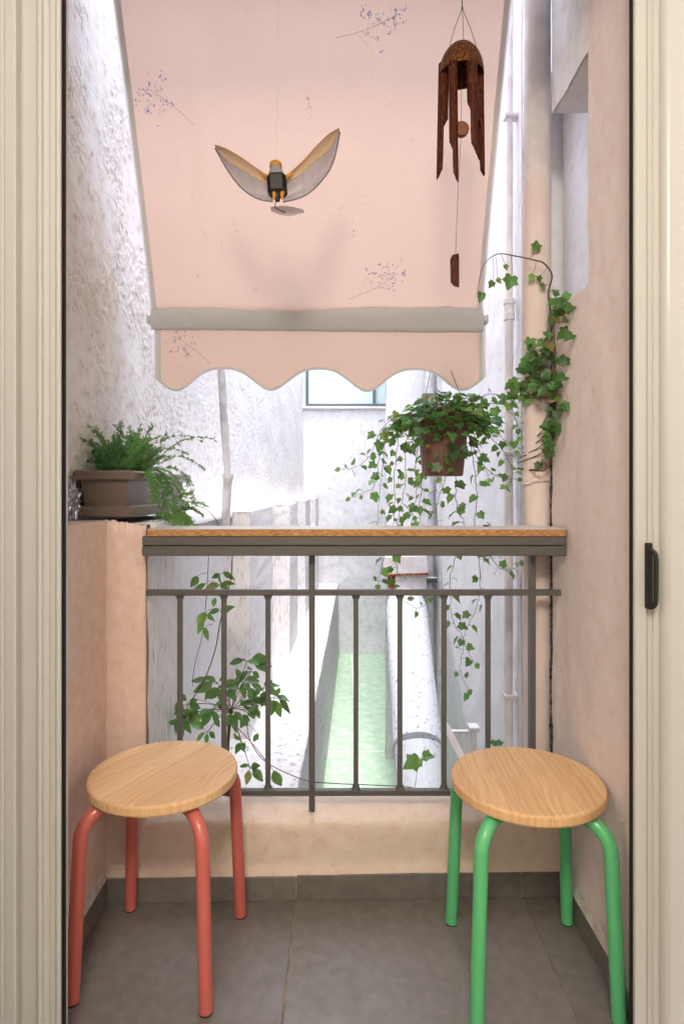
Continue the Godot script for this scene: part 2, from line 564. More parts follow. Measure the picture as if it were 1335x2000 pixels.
# ------------------------------------------------------------------ the setting
func make_balcony() -> void:
	# floor: grout bed and large tiles
	var f := setting("balcony_floor")
	part(f, "grout", block(-0.66, 0.63, -0.12, -0.003, 1.02, 1.76, 0.0), M.grout)
	var cols := [[-0.644, -0.1262], [-0.1228, 0.4970], [0.5004, 0.612]]
	var rows := [[1.075, 1.72], [1.02, 1.0715]]
	var k := 0
	for r in rows:
		for c in cols:
			part(f, "tile", block(c[0], c[1], -0.010, 0.0, r[0], r[1], 0.0012), M["tile%d" % (k % 3)])
			k += 1
	# parapet: plastered upstand with a rounded, slightly uneven top
	var p := thing("parapet", "low cream plastered parapet under the railing, between the stools", "parapet", Vector3(0, 0, -1.74))
	var lump := noise(9.0, 301, 4)
	var slow := noise(1.6, 302, 2)
	var prof := []
	for q in [[0.0, 0.0], [0.05, 0.0], [0.064, -0.003], [0.072, -0.002], [0.083, 0.006], [0.10, 0.008], [0.12, 0.008], [0.14, 0.007], [0.16, 0.008], [0.18, 0.008], [0.192, 0.010], [0.200, 0.014], [0.2045, 0.019], [0.2105, 0.030], [0.217, 0.045], [0.223, 0.06], [0.228, 0.07], [0.230, 0.085], [0.229, 0.105], [0.226, 0.118], [0.215, 0.125], [0.18, 0.127], [0.0, 0.127], [-0.4, 0.127], [-0.9, 0.127]]:
		prof.append(q)
	var pts := []
	var nx := 170
	for q in prof:
		for i in nx:
			var x := lerpf(-0.66, 0.63, float(i) / (nx - 1))
			var d := 1.692 + (x + 0.016) * 0.0219
			var w := lump.get_noise_3d(x * 1.4, q[0] * 6.0, q[1] * 6.0) * 0.0022 + slow.get_noise_3d(x * 2.0, q[0] * 10.0, q[1] * 10.0) * 0.003
			pts.append(Vector3(x, q[0] + (w if q[0] > 0.08 else 0.0), -(d + q[1] - w)))
	var b := Build.new()
	b.sheet(pts, [], nx, prof.size(), Vector3(0, 0.5, 1))
	part(p, "plaster", b.done(), M.parapet)
	var sk := thing("skirting", "row of dark grey skirting tiles along the foot of the cream parapet", "skirting", Vector3(0, 0, -1.69))
	var sx := [[-0.637, -0.1245, 0.0665], [-0.1215, 0.4965, 0.069], [0.4995, 0.605, 0.069]]
	k = 0
	for s in sx:
		var bb := Build.new()
		var mid: float = (s[0] + s[1]) / 2.0
		var xf := Transform3D(Basis(Vector3.UP, 0.0219), Vector3(mid, 0, -(1.692 + (mid + 0.016) * 0.0219)))
		bb.box(Vector3(s[0] - mid, 0.0025, -0.004), Vector3(s[1] - mid, s[2], 0.0075), 0.001, xf)
		part(sk, "tile", bb.done(), M["tile%d" % ((k + 1) % 3)])
		k += 1
	var gb := Build.new()
	gb.box(Vector3(-0.63, 0.0003, -0.004), Vector3(0.61, 0.0645, 0.0055), 0.0005, Transform3D(Basis(Vector3.UP, 0.0219), Vector3(0, 0, -1.6925)))
	part(sk, "grout", gb.done(), M.grout)
	# left low wall and its pier
	var lw := thing("low_wall", "salmon plastered low wall at the left, brown planter on its end", "wall", Vector3(-0.7, 0, -1.4))
	var ln := noise(7.0, 311, 3)
	var push := func(q: Vector3) -> float: return ln.get_noise_3d(q.x * 1.2, q.y * 0.8, q.z * 1.2) * 0.003
	part(lw, "side_face", plaster_face(Vector3(-0.644, 0, -1.23), Vector3(0, 0, -0.48), Vector3(0, 1.04, 0), Vector3.RIGHT, 60, 80, push), M.salmon)
	part(lw, "core", block(-0.82, -0.652, -0.1, 1.036, 1.23, 1.72, 0.006), M.salmon)
	# pier with a worn, sloping head
	var pp := []
	var un := 50
	var vn := 70
	for j in vn:
		for i in un:
			var s := float(i) / (un - 1)
			var x := lerpf(-0.652, -0.539, s)
			var top := lerpf(1.044, 1.028, s) + ln.get_noise_2d(x * 9.0, 3.0) * 0.006
			var y := lerpf(0.0, top, float(j) / (vn - 1))
			var bend := 0.012 * pow(maxf(0.0, (y - top + 0.03) / 0.03), 2.0) + 0.008 * pow(maxf(0.0, (x + 0.549) / 0.01), 2.0)
			pp.append(Vector3(x, y, -(1.688 + bend) + ln.get_noise_3d(x * 2.0, y, 5.0) * 0.003))
	b = Build.new()
	b.sheet(pp, [], un, vn, Vector3(0, 0, 1))
	part(lw, "pier", b.done(), M.salmon)
	part(lw, "pier_core", block(-0.80, -0.544, -0.1, 1.024, 1.705, 1.745, 0.006), M.salmon)
	part(lw, "wall_cap", block(-0.80, -0.648, 1.030, 1.0415, 1.23, 1.712, 0.004), M.salmon)
	skirt_side(thing("skirting", "dark skirting tile along the foot of the left salmon wall", "skirting", Vector3(-0.64, 0, -1.4)), -0.644, 1.0, 1.672)
	# right wall with an opening towards the shaft
	var rw := thing("side_wall", "pink plastered side wall at the right with a grey opening above", "wall", Vector3(0.7, 0, -1.5))
	var rn := noise(6.0, 321, 3)
	var rpush := func(q: Vector3) -> float: return rn.get_noise_3d(q.x, q.y * 0.8, q.z * 1.3) * 0.0035
	part(rw, "near_face", plaster_face(Vector3(0.612, 0, -1.217), Vector3(0, 0, -0.307), Vector3(0, 2.62, 0), Vector3.LEFT, 50, 160, rpush), M.pink)
	part(rw, "lower_face", plaster_face(Vector3(0.612, 0, -1.524), Vector3(0, 0, -0.263), Vector3(0, 1.637, 0), Vector3.LEFT, 36, 120, rpush), M.pink)
	part(rw, "upper_face", plaster_face(Vector3(0.612, 2.215, -1.524), Vector3(0, 0, -0.263), Vector3(0, 0.405, 0), Vector3.LEFT, 36, 40, rpush), M.white_plaster)
	part(rw, "core", block(0.617, 0.90, -0.1, 2.62, 1.217, 1.520, 0.004), M.pink)
	part(rw, "lower_core", block(0.617, 0.752, -0.1, 1.633, 1.520, 1.785, 0.012), M.pink)
	part(rw, "lintel", block(0.617, 0.758, 2.219, 2.62, 1.520, 1.785, 0.002), M.white_plaster)
	part(rw, "opening_head", block(0.640, 0.758, 2.40, 2.62, 1.7855, 2.045, 0.002), M.white_plaster)
	part(rw, "opening_back", plaster_face(Vector3(0.752, 1.5, -1.52), Vector3(0, 0, -0.56), Vector3(0, 1.2, 0), Vector3.LEFT, 30, 60, rpush), M.white_plaster)
	part(rw, "outer_core", block(0.76, 0.95, -0.9, 4.6, 1.521, 2.10, 0.004), M.white_plaster)
	skirt_side(thing("skirting", "dark skirting tile along the foot of the right pink wall", "skirting", Vector3(0.6, 0, -1.4)), 0.612, -1.0, 1.70)
	# ragged joint between the wall end and the pipe
	var cr := Build.new()
	var cpts := []
	var crad := []
	for i in 200:
		var y := lerpf(-0.05, 1.62, i / 199.0)
		cpts.append(Vector3(0.6135 + rn.get_noise_2d(y * 14.0, 1.0) * 0.003, y, -1.789))
		crad.append(0.0045 + absf(rn.get_noise_2d(y * 22.0, 8.0)) * 0.006)
	cr.tube(cpts, crad, 7)
	part(rw, "joint_mortar", cr.done(), M.crack)
	# balcony above = ceiling
	var c := setting("balcony_ceiling")
	part(c, "slab", block(-0.76, 0.95, 2.62, 2.80, 1.0, 1.70, 0.01), M.ceiling)

func skirt_side(o: Node3D, x: float, s: float, far: float) -> void:
	var k := 0
	for r in [[1.235, far]]:
		var lo := minf(x, x + s * 0.008)
		var hi := maxf(x, x + s * 0.008)
		part(o, "tile", block(lo, hi, 0.002, 0.067, r[0], r[1], 0.001), M["tile%d" % ((k + 2) % 3)])
		k += 1
	# mortar fillet on top of the tiles
	var b := Build.new()
	var pts := []
	var n := noise(14.0, 331, 3)
	var m := 60
	for j in 3:
		for i in m:
			var d := lerpf(1.235, far, float(i) / (m - 1))
			var w := n.get_noise_2d(d * 4.0, j) * 0.003
			pts.append([Vector3(x + s * 0.0075, 0.0672, -d), Vector3(x + s * 0.004, 0.080 + w, -d), Vector3(x + s * 0.001, 0.100 + w * 2.0, -d)][j])
	b.sheet(pts, [], m, 3, Vector3(s, 1, 0))
	part(o, "mortar_fillet", b.done(), M.mortar)

func upper_x(d: float) -> float:          # face of the tall left shaft wall
	return -0.752 if d < 1.68 else lerpf(-0.752, -0.432, (d - 1.68) / 5.32)

func lower_x(d: float) -> float:          # face of the wall under its ledge
	return -0.541 if d < 2.0 else -0.541 + 0.036 * (d - 2.0)

func make_shaft() -> void:
	# tall rough wall, trowelled relief built into the mesh
	var w := thing("rough_wall", "tall white wall of rough trowelled stucco rising behind the planter", "wall", Vector3(-0.8, 1.0, -4.0))
	var big := noise(1.7, 401, 3)
	var mid := noise(16.0, 402, 4)
	var fine := noise(70.0, 403, 3)
	var pts := []
	var nu := 330
	var nv := 300
	for j in nv:
		var t := float(j) / (nv - 1)
		var y := lerpf(1.0, 2.55, t / 0.8) if t < 0.8 else lerpf(2.55, 4.6, (t - 0.8) / 0.2)
		for i in nu:
			var s := float(i) / (nu - 1)
			var d := lerpf(1.3, 2.6, s / 0.72) if s < 0.72 else lerpf(2.6, 7.02, (s - 0.72) / 0.28)
			var patch := smoothstep(-0.18, 0.25, big.get_noise_2d(d * 1.6, y))
			var swirl := big.get_noise_2d(d * 0.7 + 9.0, y * 0.7) * 2.0
			var h := mid.get_noise_2d((d * cos(swirl) + y * sin(swirl)) * 1.3, (y * cos(swirl) - d * sin(swirl)) * 0.55)
			var g := fine.get_noise_2d(d * 0.9, y * 0.6)
			pts.append(Vector3(upper_x(d) + big.get_noise_2d(d, y) * 0.008 + (h * 0.0055 + g * 0.0042) * patch * lerpf(1.0, 0.15, clampf((d - 2.0) / 0.9, 0, 1)) + g * 0.0008, y, -d))
	var b := Build.new()
	b.sheet(pts, [], nu, nv, Vector3(1, 0, 0.1))
	part(w, "stucco", b.done(), M.rough_white)
	var cb := Build.new()      # masonry behind the stucco
	for q in [[1.0, 1.68], [1.68, 3.4], [3.4, 5.2], [5.2, 7.0]]:
		var xa := upper_x(q[1]) - 0.02 if q[0] > 1.5 else -0.775
		cb.box(Vector3(-1.1, -0.9, -q[1]), Vector3(minf(xa, upper_x(q[0]) - 0.02), 4.6, -q[0]), 0.0)
	part(w, "masonry", cb.done(), M.white_plaster)
	# lower wall with ledge and buttresses
	var l := thing("buttressed_wall", "streaky white low wall with a ledge and upright buttresses along the passage", "wall", Vector3(-0.55, 0, -3.5))
	var ln := noise(8.0, 411, 4)
	var lp := func(q: Vector3) -> float: return ln.get_noise_3d(q.x * 2.0, q.y * 0.5, q.z * 2.0) * 0.007
	part(l, "near_face", plaster_face(Vector3(-0.541, -0.85, -1.72), Vector3(0, 0, -0.30), Vector3(0, 1.875, 0), Vector3.RIGHT, 50, 160, lp), M.streaked)
	part(l, "long_face", plaster_face(Vector3(-0.548, -0.85, -2.02), Vector3(0.036 * 5.0, 0, -5.0), Vector3(0, 1.875, 0), Vector3.RIGHT, 160, 60, lp), M.white_plaster)
	# ledge
	var lg := []
	var gn := 160
	for j in 6:
		for i in gn:
			var d := lerpf(1.72, 7.0, pow(float(i) / (gn - 1), 1.5))
			var e := float(j) / 5.0
			var x := lerpf(upper_x(d) - 0.03, lower_x(d) + 0.012 + ln.get_noise_1d(d * 3.0) * 0.012, minf(e * 1.25, 1.0))
			var y := 1.030 + ln.get_noise_2d(d * 2.0, e * 2.0) * 0.007
			if j == 5:
				y -= 0.03
			lg.append(Vector3(x, y, -d))
	b = Build.new()
	b.sheet(lg, [], gn, 6, Vector3(0.2, 1, 0))
	part(l, "ledge", b.done(), M.white_plaster)
	for q in [[2.80, 3.62, -0.416], [4.08, 4.66, -0.340], [5.28, 5.8, -0.305], [6.35, 6.8, -0.262]]:
		var d0: float = q[0]
		var d1: float = q[1]
		var x1: float = q[2]
		var bt := Build.new()
		var gp := []
		var ring := [Vector2(lower_x(d0) - 0.02, d0), Vector2(lerpf(lower_x(d0), x1, 0.5), d0 + 0.004), Vector2(x1 - 0.012, d0), Vector2(x1 - 0.003, d0 + 0.004), Vector2(x1, d0 + 0.014), Vector2(x1 + 0.004, (d0 + d1) / 2.0), Vector2(x1 + 0.012, d1 - 0.01), Vector2(x1, d1), Vector2(lower_x(d1) - 0.02, d1)]
		for j in 60:
			var y := lerpf(-0.1, 1.024, j / 59.0)
			for r in ring:
				gp.append(Vector3(r.x + ln.get_noise_3d(y * 1.5, r.y * 3.0, 1.0) * 0.006, y, -r.y + ln.get_noise_3d(y * 1.5, r.x * 9.0, 7.0) * 0.006))
		bt.sheet(gp, [], ring.size(), 60, Vector3(1, 0, 0.6))
		bt.quad(gp[59 * 9], gp[59 * 9 + 2], gp[59 * 9 + 7], gp[59 * 9 + 8], Vector3.UP)
		bt.quad(gp[59 * 9 + 2], gp[59 * 9 + 4], gp[59 * 9 + 5], gp[59 * 9 + 7], Vector3.UP)
		part(l, "buttress", bt.done(), M.streaked)
	# raised concrete path beside the buttresses
	var s := setting("concrete_path")
	var sp := []
	var sn := noise(5.0, 421, 4)
	var m := 120
	for j in 8:
		for i in m:
			var d := lerpf(1.80, 7.0, pow(float(i) / (m - 1), 1.4))
			var edge := lerpf(-0.168, -0.035, (d - 2.3) / 4.7) + sn.get_noise_1d(d * 4.0) * 0.006
			var top := -0.02 + 0.014 * (d - 2.3)
			var q: Vector2 = [Vector2(-0.62, top), Vector2(-0.42, top), Vector2(-0.28, top + 0.004), Vector2(edge - 0.02, top), Vector2(edge - 0.004, top - 0.004), Vector2(edge, top - 0.016), Vector2(edge + 0.004, -0.4), Vector2(edge + 0.012, -0.80)][j]
			sp.append(Vector3(q.x, q.y + sn.get_noise_2d(d * 3.0, q.x * 20.0) * 0.004, -d))
	b = Build.new()
	b.sheet(sp, [], m, 8, Vector3(0.5, 1, 0))
	part(s, "slab", b.done(), M.concrete)
	# green painted yard floor
	var y := setting("yard_floor")
	part(y, "ground", block(-9.0, 9.0, -1.2, -0.768, -4.2, 20.0, 0.0), M.concrete)
	part(y, "green_floor", plaster_face(Vector3(-0.5, -0.762, -1.8), Vector3(1.2, 0, 0), Vector3(0, 0, -5.25), Vector3.UP, 30, 60, func(q: Vector3) -> float: return sn.get_noise_2d(q.x, q.z) * 0.003), M.green_floor)
	for q in [[0.11, 0.125, 1.9, 6.98]]:
		part(y, "joint", block(q[0], q[1], -0.764, -0.7565, q[2], q[3], 0.0), M.green_joint)
	for d in [3.6, 4.4, 5.3, 6.2]:
		part(y, "joint", block(-0.1, 0.6, -0.764, -0.757, d, d + 0.012, 0.0), M.green_joint)
	# end wall with a frosted window
	var e := thing("end_wall", "white wall closing the passage, with a pale frosted window", "wall", Vector3(0, -0.76, -7.1))
	var en := noise(3.0, 431, 5)
	var ep := func(q: Vector3) -> float: return en.get_noise_2d(q.x, q.y) * 0.01
	part(e, "plaster_below", plaster_face(Vector3(-0.6, -0.80, -7.0), Vector3(1.3, 0, 0), Vector3(0, 2.86, 0), Vector3(0, 0, 1), 40, 90, ep), M.far_white)
	part(e, "plaster_above", plaster_face(Vector3(-0.6, 3.05, -7.0), Vector3(1.3, 0, 0), Vector3(0, 1.55, 0), Vector3(0, 0, 1), 40, 50, ep), M.far_white)
	part(e, "plaster_side", plaster_face(Vector3(-0.6, 2.06, -7.0), Vector3(0.198, 0, 0), Vector3(0, 0.99, 0), Vector3(0, 0, 1), 8, 30, ep), M.far_white)
	part(e, "masonry", block(-1.1, 1.2, -0.9, 4.6, 7.09, 7.4, 0.0), M.white_plaster)
	var win := part(e, "window", block(-0.372, 0.62, 2.094, 3.02, 7.045, 7.055, 0.0), M.frosted)
	for q in [[-0.402, 0.62, 2.060, 2.094], [-0.402, 0.62, 3.02, 3.05], [-0.402, -0.372, 2.094, 3.02], [0.36, 0.39, 2.094, 3.02]]:
		part(win, "frame", block(q[0], q[1], q[2], q[3], 6.975, 7.06, 0.003), M.window_frame)
	part(win, "sill", block(-0.43, 0.62, 2.035, 2.059, 6.955, 7.03, 0.004), M.far_white)
	# building corner on the right and the long right wall
	var cn := thing("corner_pillar", "smooth white building corner behind the hanging ivy pot", "pillar", Vector3(0.5, -0.76, -5.5))
	part(cn, "front_face", plaster_face(Vector3(0.312, -0.80, -4.30), Vector3(0.38, 0, 0), Vector3(0, 5.4, 0), Vector3(0, 0, 1), 20, 120, ep), M.white_plaster)
	part(cn, "side_face", plaster_face(Vector3(0.312, -0.80, -4.30), Vector3(0.20, 0, -2.72), Vector3(0, 5.4, 0), Vector3(-1, 0, 0), 40, 60, ep), M.white_plaster)
	part(cn, "core", block(0.53, 1.0, -0.9, 4.6, 4.33, 7.08, 0.0), M.white_plaster)
	var r := thing("passage_wall", "bright white wall on the right of the passage behind the pipes", "wall", Vector3(0.8, -0.76, -3.0))
	var rp := func(q: Vector3) -> float: return en.get_noise_2d(q.z * 2.0, q.y * 1.5) * 0.008
	part(r, "lower_face", plaster_face(Vector3(0.652, -0.80, -1.79), Vector3(0, 0, -2.52), Vector3(0, 2.43, 0), Vector3.LEFT, 90, 90, rp), M.white_plaster)
	part(r, "upper_face", plaster_face(Vector3(0.652, 1.63, -2.05), Vector3(0, 0, -2.26), Vector3(0, 2.97, 0), Vector3.LEFT, 80, 90, rp), M.white_plaster)
	part(r, "core", block(0.664, 1.0, -0.9, 4.6, 2.10, 4.33, 0.0), M.white_plaster)
	part(r, "lower_core", block(0.664, 0.752, -0.9, 1.625, 1.80, 2.09, 0.0), M.white_plaster)
	# the house front above and below the balcony
	var h := thing("house_front", "house front above the balcony ceiling and the awning", "building", Vector3(0, 2.8, -1.4))
	part(h, "upper_wall", block(-1.1, 1.0, 2.802, 4.6, 1.0, 1.70, 0.0), M.white_plaster)
	part(h, "lower_wall", block(-0.85, 0.63, -0.9, -0.125, 1.0, 1.76, 0.0), M.white_plaster)

func make_pipes() -> void:
	# drainpipe beside the balcony
	var p := thing("drainpipe", "thick pink painted drainpipe with a strap in the corner beside the ivy", "pipe", Vector3(0.586, -0.76, -1.832))
	var wob := noise(1.2, 501, 2)
	var pts := []
	for k in 60:
		var y := lerpf(-0.76, 1.66, k / 59.0)
		pts.append(Vector3(0.584 + wob.get_noise_1d(y) * 0.002, y, -1.834))
	part(p, "lower_length", tube_mesh(pts, [0.0395], 28), M.pink_pipe)
	pts = []
	for k in 30:
		var y := lerpf(1.66, 4.5, k / 29.0)
		pts.append(Vector3(0.584 + wob.get_noise_1d(y) * 0.002, y, -1.834))
	part(p, "upper_length", tube_mesh(pts, [0.0388], 28), M.pvc_pale)
	var pb := Build.new()        # pink paint with a ragged upper edge
	var pe := []
	var edge := noise(3.0, 502, 4)
	for j in 40:
		for k in 41:
			var a := TAU * k / 40.0
			var top := 2.03 + edge.get_noise_2d(cos(a) * 0.5, sin(a) * 0.5) * 0.10 + edge.get_noise_2d(cos(a) * 2.0, sin(a) * 2.0) * 0.012
			var y := lerpf(1.655, top, j / 39.0)
			pe.append(Vector3(0.584 + wob.get_noise_1d(y) * 0.002 + cos(a) * 0.0395, y, -1.834 + sin(a) * 0.0395))
	for j in 39:
		for k in 40:
			var q0 := j * 41 + k
			var c := Vector3(0.584, pe[q0].y, -1.834)
			var n0: Vector3 = (pe[q0] - c).normalized()
			var n1: Vector3 = (pe[q0 + 1] - Vector3(0.584, pe[q0 + 1].y, -1.834)).normalized()
			pb.tri(pe[q0], pe[q0 + 1], pe[q0 + 42], n0, n1, n1)
			pb.tri(pe[q0], pe[q0 + 42], pe[q0 + 41], n0, n1, n0)
	part(p, "paint", pb.done(), M.pink_pipe)
	var st := Build.new()
	var sp := []
	for j in 2:
		for k in 30:
			var a := lerpf(PI * 0.02, PI * 1.08, k / 29.0)
			sp.append(Vector3(0.584 - cos(a) * 0.0450, 1.146 + j * 0.036 - (0.006 if k < 8 else 0.0) + k * 0.0004, -1.834 + sin(a) * 0.0450))
	st.sheet(sp, [], 30, 2, Vector3(0, 0, 1))
	part(p, "strap", st.done(), M.pink_pipe)
	# slim pipe on the right wall
	var q := thing("slim_pipe", "slim white pipe with a socket joint running up the bright right wall", "pipe", Vector3(0.622, -0.76, -2.28))
	part(q, "lower_length", tube_mesh([Vector3(0.622, -0.76, -2.29), Vector3(0.621, 0.5, -2.285), Vector3(0.622, 1.78, -2.28)], [0.0155], 18), M.pvc_pale)
	part(q, "upper_length", tube_mesh([Vector3(0.622, 1.78, -2.28), Vector3(0.626, 3.0, -2.28), Vector3(0.628, 4.5, -2.28)], [0.0125], 18), M.pvc_pale)
	var sb := Build.new()
	sb.lathe([Vector2(0.0156, 0), Vector2(0.020, 0.002), Vector2(0.020, 0.028), Vector2(0.018, 0.032), Vector2(0.018, 0.058), Vector2(0.021, 0.061), Vector2(0.021, 0.078), Vector2(0.0125, 0.082)], Vector3(0.622, 1.752, -2.28), 20)
	part(q, "socket", sb.done(), M.pvc_pale)
	for y in [0.35, 1.25, 2.5]:
		part(q, "clip", block(0.603, 0.655, y, y + 0.018, 2.262, 2.300, 0.003), M.pvc_pale)
	part(q, "cable", tube_mesh([Vector3(0.643, -0.76, -2.20), Vector3(0.644, 0.3, -2.19), Vector3(0.642, 0.9, -2.20), Vector3(0.644, 1.7, -2.19), Vector3(0.643, 4.4, -2.2)], [0.004], 8), M.pvc_pale)
	# pipe at the pillar
	var g := thing("grey_pipe", "pale grey downpipe against the white corner, behind the ivy pot", "pipe", Vector3(0.60, -0.76, -4.24))
	part(g, "length", tube_mesh([Vector3(0.605, -0.76, -4.23), Vector3(0.603, 1.0, -4.23), Vector3(0.604, 4.5, -4.23)], [0.033], 20), M.pvc)
	for y in [0.49, 1.75]:
		part(g, "clamp", block(0.555, 0.655, y, y + 0.03, 4.188, 4.27, 0.004), M.window_frame)
	part(g, "side_conduit", tube_mesh([Vector3(0.648, -0.76, -4.0), Vector3(0.648, 4.4, -4.0)], [0.012], 10), M.pvc)
	# downpipe on the left ledge
	var l := thing("downpipe", "white two-part downpipe standing at the left ledge below the awning", "pipe", Vector3(-0.475, 0.9, -2.62))
	part(l, "upper_length", tube_mesh([at(428, 640, 2.62), at(433, 735, 2.62), at(438, 830, 2.62), at(443, 897, 2.62)], [0.0165], 18), M.pvc)
	part(l, "neck", tube_mesh([at(443, 897, 2.62), at(444, 912, 2.62), at(444, 930, 2.62)], [0.0185, 0.0125, 0.0125, 0.0125], 18), M.pvc)
	part(l, "socket", tube_mesh([at(445, 925, 2.62), at(445, 935, 2.62), at(445, 936, 2.62), at(444, 944, 2.62)], [0.022, 0.022, 0.0195, 0.0195], 18), M.pvc)
	part(l, "lower_length", tube_mesh([at(444, 942, 2.62), at(441, 1000, 2.62), at(439, 1058, 2.62), at(425, 1075, 2.62), at(405, 1080, 2.62)], [0.0185], 18), M.pvc)
	part(l, "top_length", tube_mesh([at(428, 640, 2.62), at(425, 560, 2.62) , Vector3(-0.55, 4.4, -2.62)], [0.0165], 18), M.pvc)
	# big ventilation duct
	var d := thing("ventilation_duct", "large white painted metal duct sloping down beside the green floor", "duct", Vector3(0.40, -0.76, -3.4))
	var A := Vector3(0.425, 0.345, -4.00)
	var B := Vector3(0.389, -0.185, -3.12)
	var C := Vector3(0.380, -0.60, -2.70)
	part(d, "upper_length", tube_mesh([A, A.lerp(B, 0.25), A.lerp(B, 0.5), A.lerp(B, 0.75), B], [0.132, 0.129, 0.128, 0.128, 0.127], 40), M.duct)
	part(d, "lower_length", tube_mesh([B.lerp(A, -0.005), B.lerp(C, 0.5), C, C + Vector3(0, -0.1, 0.02), C + Vector3(0, -0.17, 0.03)], [0.120, 0.119, 0.119, 0.119, 0.119], 40), M.duct)
	part(d, "seam", tube_mesh([B.lerp(A, 0.05), B.lerp(A, 0.045), B.lerp(A, 0.0), B.lerp(A, -0.004)], [0.1275, 0.1305, 0.1312, 0.126], 40), M.duct)
	part(d, "seam", tube_mesh([A.lerp(B, 0.075), A.lerp(B, 0.08), A.lerp(B, 0.10), A.lerp(B, 0.105)], [0.1305, 0.137, 0.137, 0.1305], 40), M.duct)
	part(d, "elbow", tube_mesh([A.lerp(B, 0.02), A + Vector3(0.0, 0.012, -0.03), A + Vector3(-0.003, 0.018, -0.08), A + Vector3(-0.003, 0.02, -0.16)], [0.130, 0.126, 0.118, 0.105], 36), M.duct)
	part(d, "rusty_neck", block(0.318, 0.498, 0.462, 0.585, 4.02, 4.22, 0.006), M.rust)
	part(d, "neck_plate", block(0.352, 0.556, 0.458, 0.588, 4.008, 4.018, 0.003), M.pvc_pale)
	part(d, "hood", box_tilted(Vector3(0.29, 0.575, -4.26), Vector3(0.575, 0.69, -3.99), 0.05), M.pvc_pale)
	part(d, "hood_rim", box_tilted(Vector3(0.286, 0.566, -4.26), Vector3(0.58, 0.578, -3.984), 0.05), M.rust)
	part(d, "tie_bar", tube_mesh([Vector3(0.352, 0.545, -4.0), Vector3(0.62, 0.551, -3.99)], [0.004], 8), M.pvc_pale)
	part(d, "foot", tube_mesh([C + Vector3(0, -0.165, 0.03), C + Vector3(0, -0.17, 0.03)], [0.14], 32), M.duct)
	# white wall bracket
	var w := thing("wall_bracket", "white metal bracket with slanted strut standing behind the green stool", "bracket", Vector3(0.56, -0.2, -2.6))
	var bb := Build.new()
	bb.box(at(868, 1425, 2.6), at(913, 1431, 2.58) , 0.002)
	part(w, "arm", bb.done(), M.pvc_pale)
	part(w, "strut", strut(at(868, 1415, 2.6), at(912, 1500, 2.52), 0.014), M.pvc_pale)
	part(w, "strut", strut(at(911, 1428, 2.6), at(913, 1500, 2.58), 0.005), M.pvc_pale)
	part(w, "post", block(0.545, 0.570, -0.62, 0.108, 2.585, 2.615, 0.003), M.pvc_pale)
	part(w, "cap", block(0.536, 0.580, 0.108, 0.128, 2.572, 2.628, 0.003), M.pvc_pale)
	part(w, "rear_post", block(0.59, 0.655, -0.62, -0.04, 2.58, 2.62, 0.004), M.pvc_pale)

func box_tilted(lo: Vector3, hi: Vector3, turn: float) -> ArrayMesh:
	var b := Build.new()
	var c := (lo + hi) / 2.0
	b.box(lo - c, hi - c, 0.004, Transform3D(Basis(Vector3(0, 0, 1), turn) * Basis(Vector3.UP, -0.12), c))
	return b.done()

func strut(p: Vector3, q: Vector3, w: float) -> ArrayMesh:
	var b := Build.new()
	var y := (q - p).normalized()
	var x := y.cross(Vector3(0, 0, 1)).normalized()
	b.box(Vector3(-w, 0, -w), Vector3(w, (q - p).length(), w), 0.002, Transform3D(Basis(x, y, x.cross(y)), p))
	return b.done()

# ------------------------------------------------------------------ railing, awning
func make_railing() -> void:
	var r := thing("railing", "grey painted metal railing with upright bars between the plastered walls", "railing", Vector3(0, 0.2, -1.72))
	part(r, "beam", block(-0.5375, 0.606, 0.9755, 1.0005, 1.660, 1.735, 0.002), M.rail)
	part(r, "beam", block(-0.5375, 0.606, 0.948, 0.9738, 1.657, 1.738, 0.002), M.rail)
	part(r, "rail", block(-0.545, 0.614, 0.831, 0.847, 1.711, 1.729, 0.002), M.rail)
	part(r, "rail", block(-0.545, 0.614, 0.2725, 0.2885, 1.711, 1.729, 0.002), M.rail)
	for i in 9:
		var x := -0.4505 + 0.1229 * i
		if i == 3 or i == 8:
			part(r, "post", block(x - 0.0082, x + 0.0082, 0.229, 0.9485, 1.7085, 1.7315, 0.002), M.rail)
			continue
		part(r, "bar", block(x - 0.0068, x + 0.0068, 0.2875, 0.8325, 1.713, 1.727, 0.002), M.rail)
		for e in [[0.2885, 1.0], [0.831, -1.0]]:      # weld beads
			var b := Build.new()
			b.lathe([Vector2(0.0145, 0), Vector2(0.0115, 0.003), Vector2(0.0095, 0.010)] if e[1] > 0 else [Vector2(0.0095, -0.010), Vector2(0.0115, -0.003), Vector2(0.0145, 0)], Vector3(x, e[0], -1.72), 10)
			part(r, "weld", b.done(), M.rail)
	var dl := thing("dry_leaf", "small curled brown leaf lying on the counter board below the ivy", "leaf", Vector3(0.418, 1.0205, -1.77))
	part(dl, "curl", tube_mesh(smooth_path([Vector3(0.408, 1.0235, -1.77), Vector3(0.418, 1.0225, -1.768), Vector3(0.429, 1.0265, -1.77), Vector3(0.423, 1.031, -1.772), Vector3(0.418, 1.029, -1.773)], 5), [0.0012, 0.0024, 0.0028, 0.0028, 0.0026, 0.0024, 0.002, 0.002, 0.002, 0.0016, 0.001], 8), M.stem)
	var s := thing("counter_board", "narrow chipboard shelf with white top lying along the railing", "shelf", Vector3(0.04, 1.0, -1.73))
	part(s, "core", block(-0.524, 0.6065, 1.0008, 1.0188, 1.658, 1.800, 0.0015), M.chipboard)
	part(s, "top_sheet", block(-0.522, 0.6055, 1.0190, 1.0205, 1.659, 1.799, 0.0005), M.laminate)

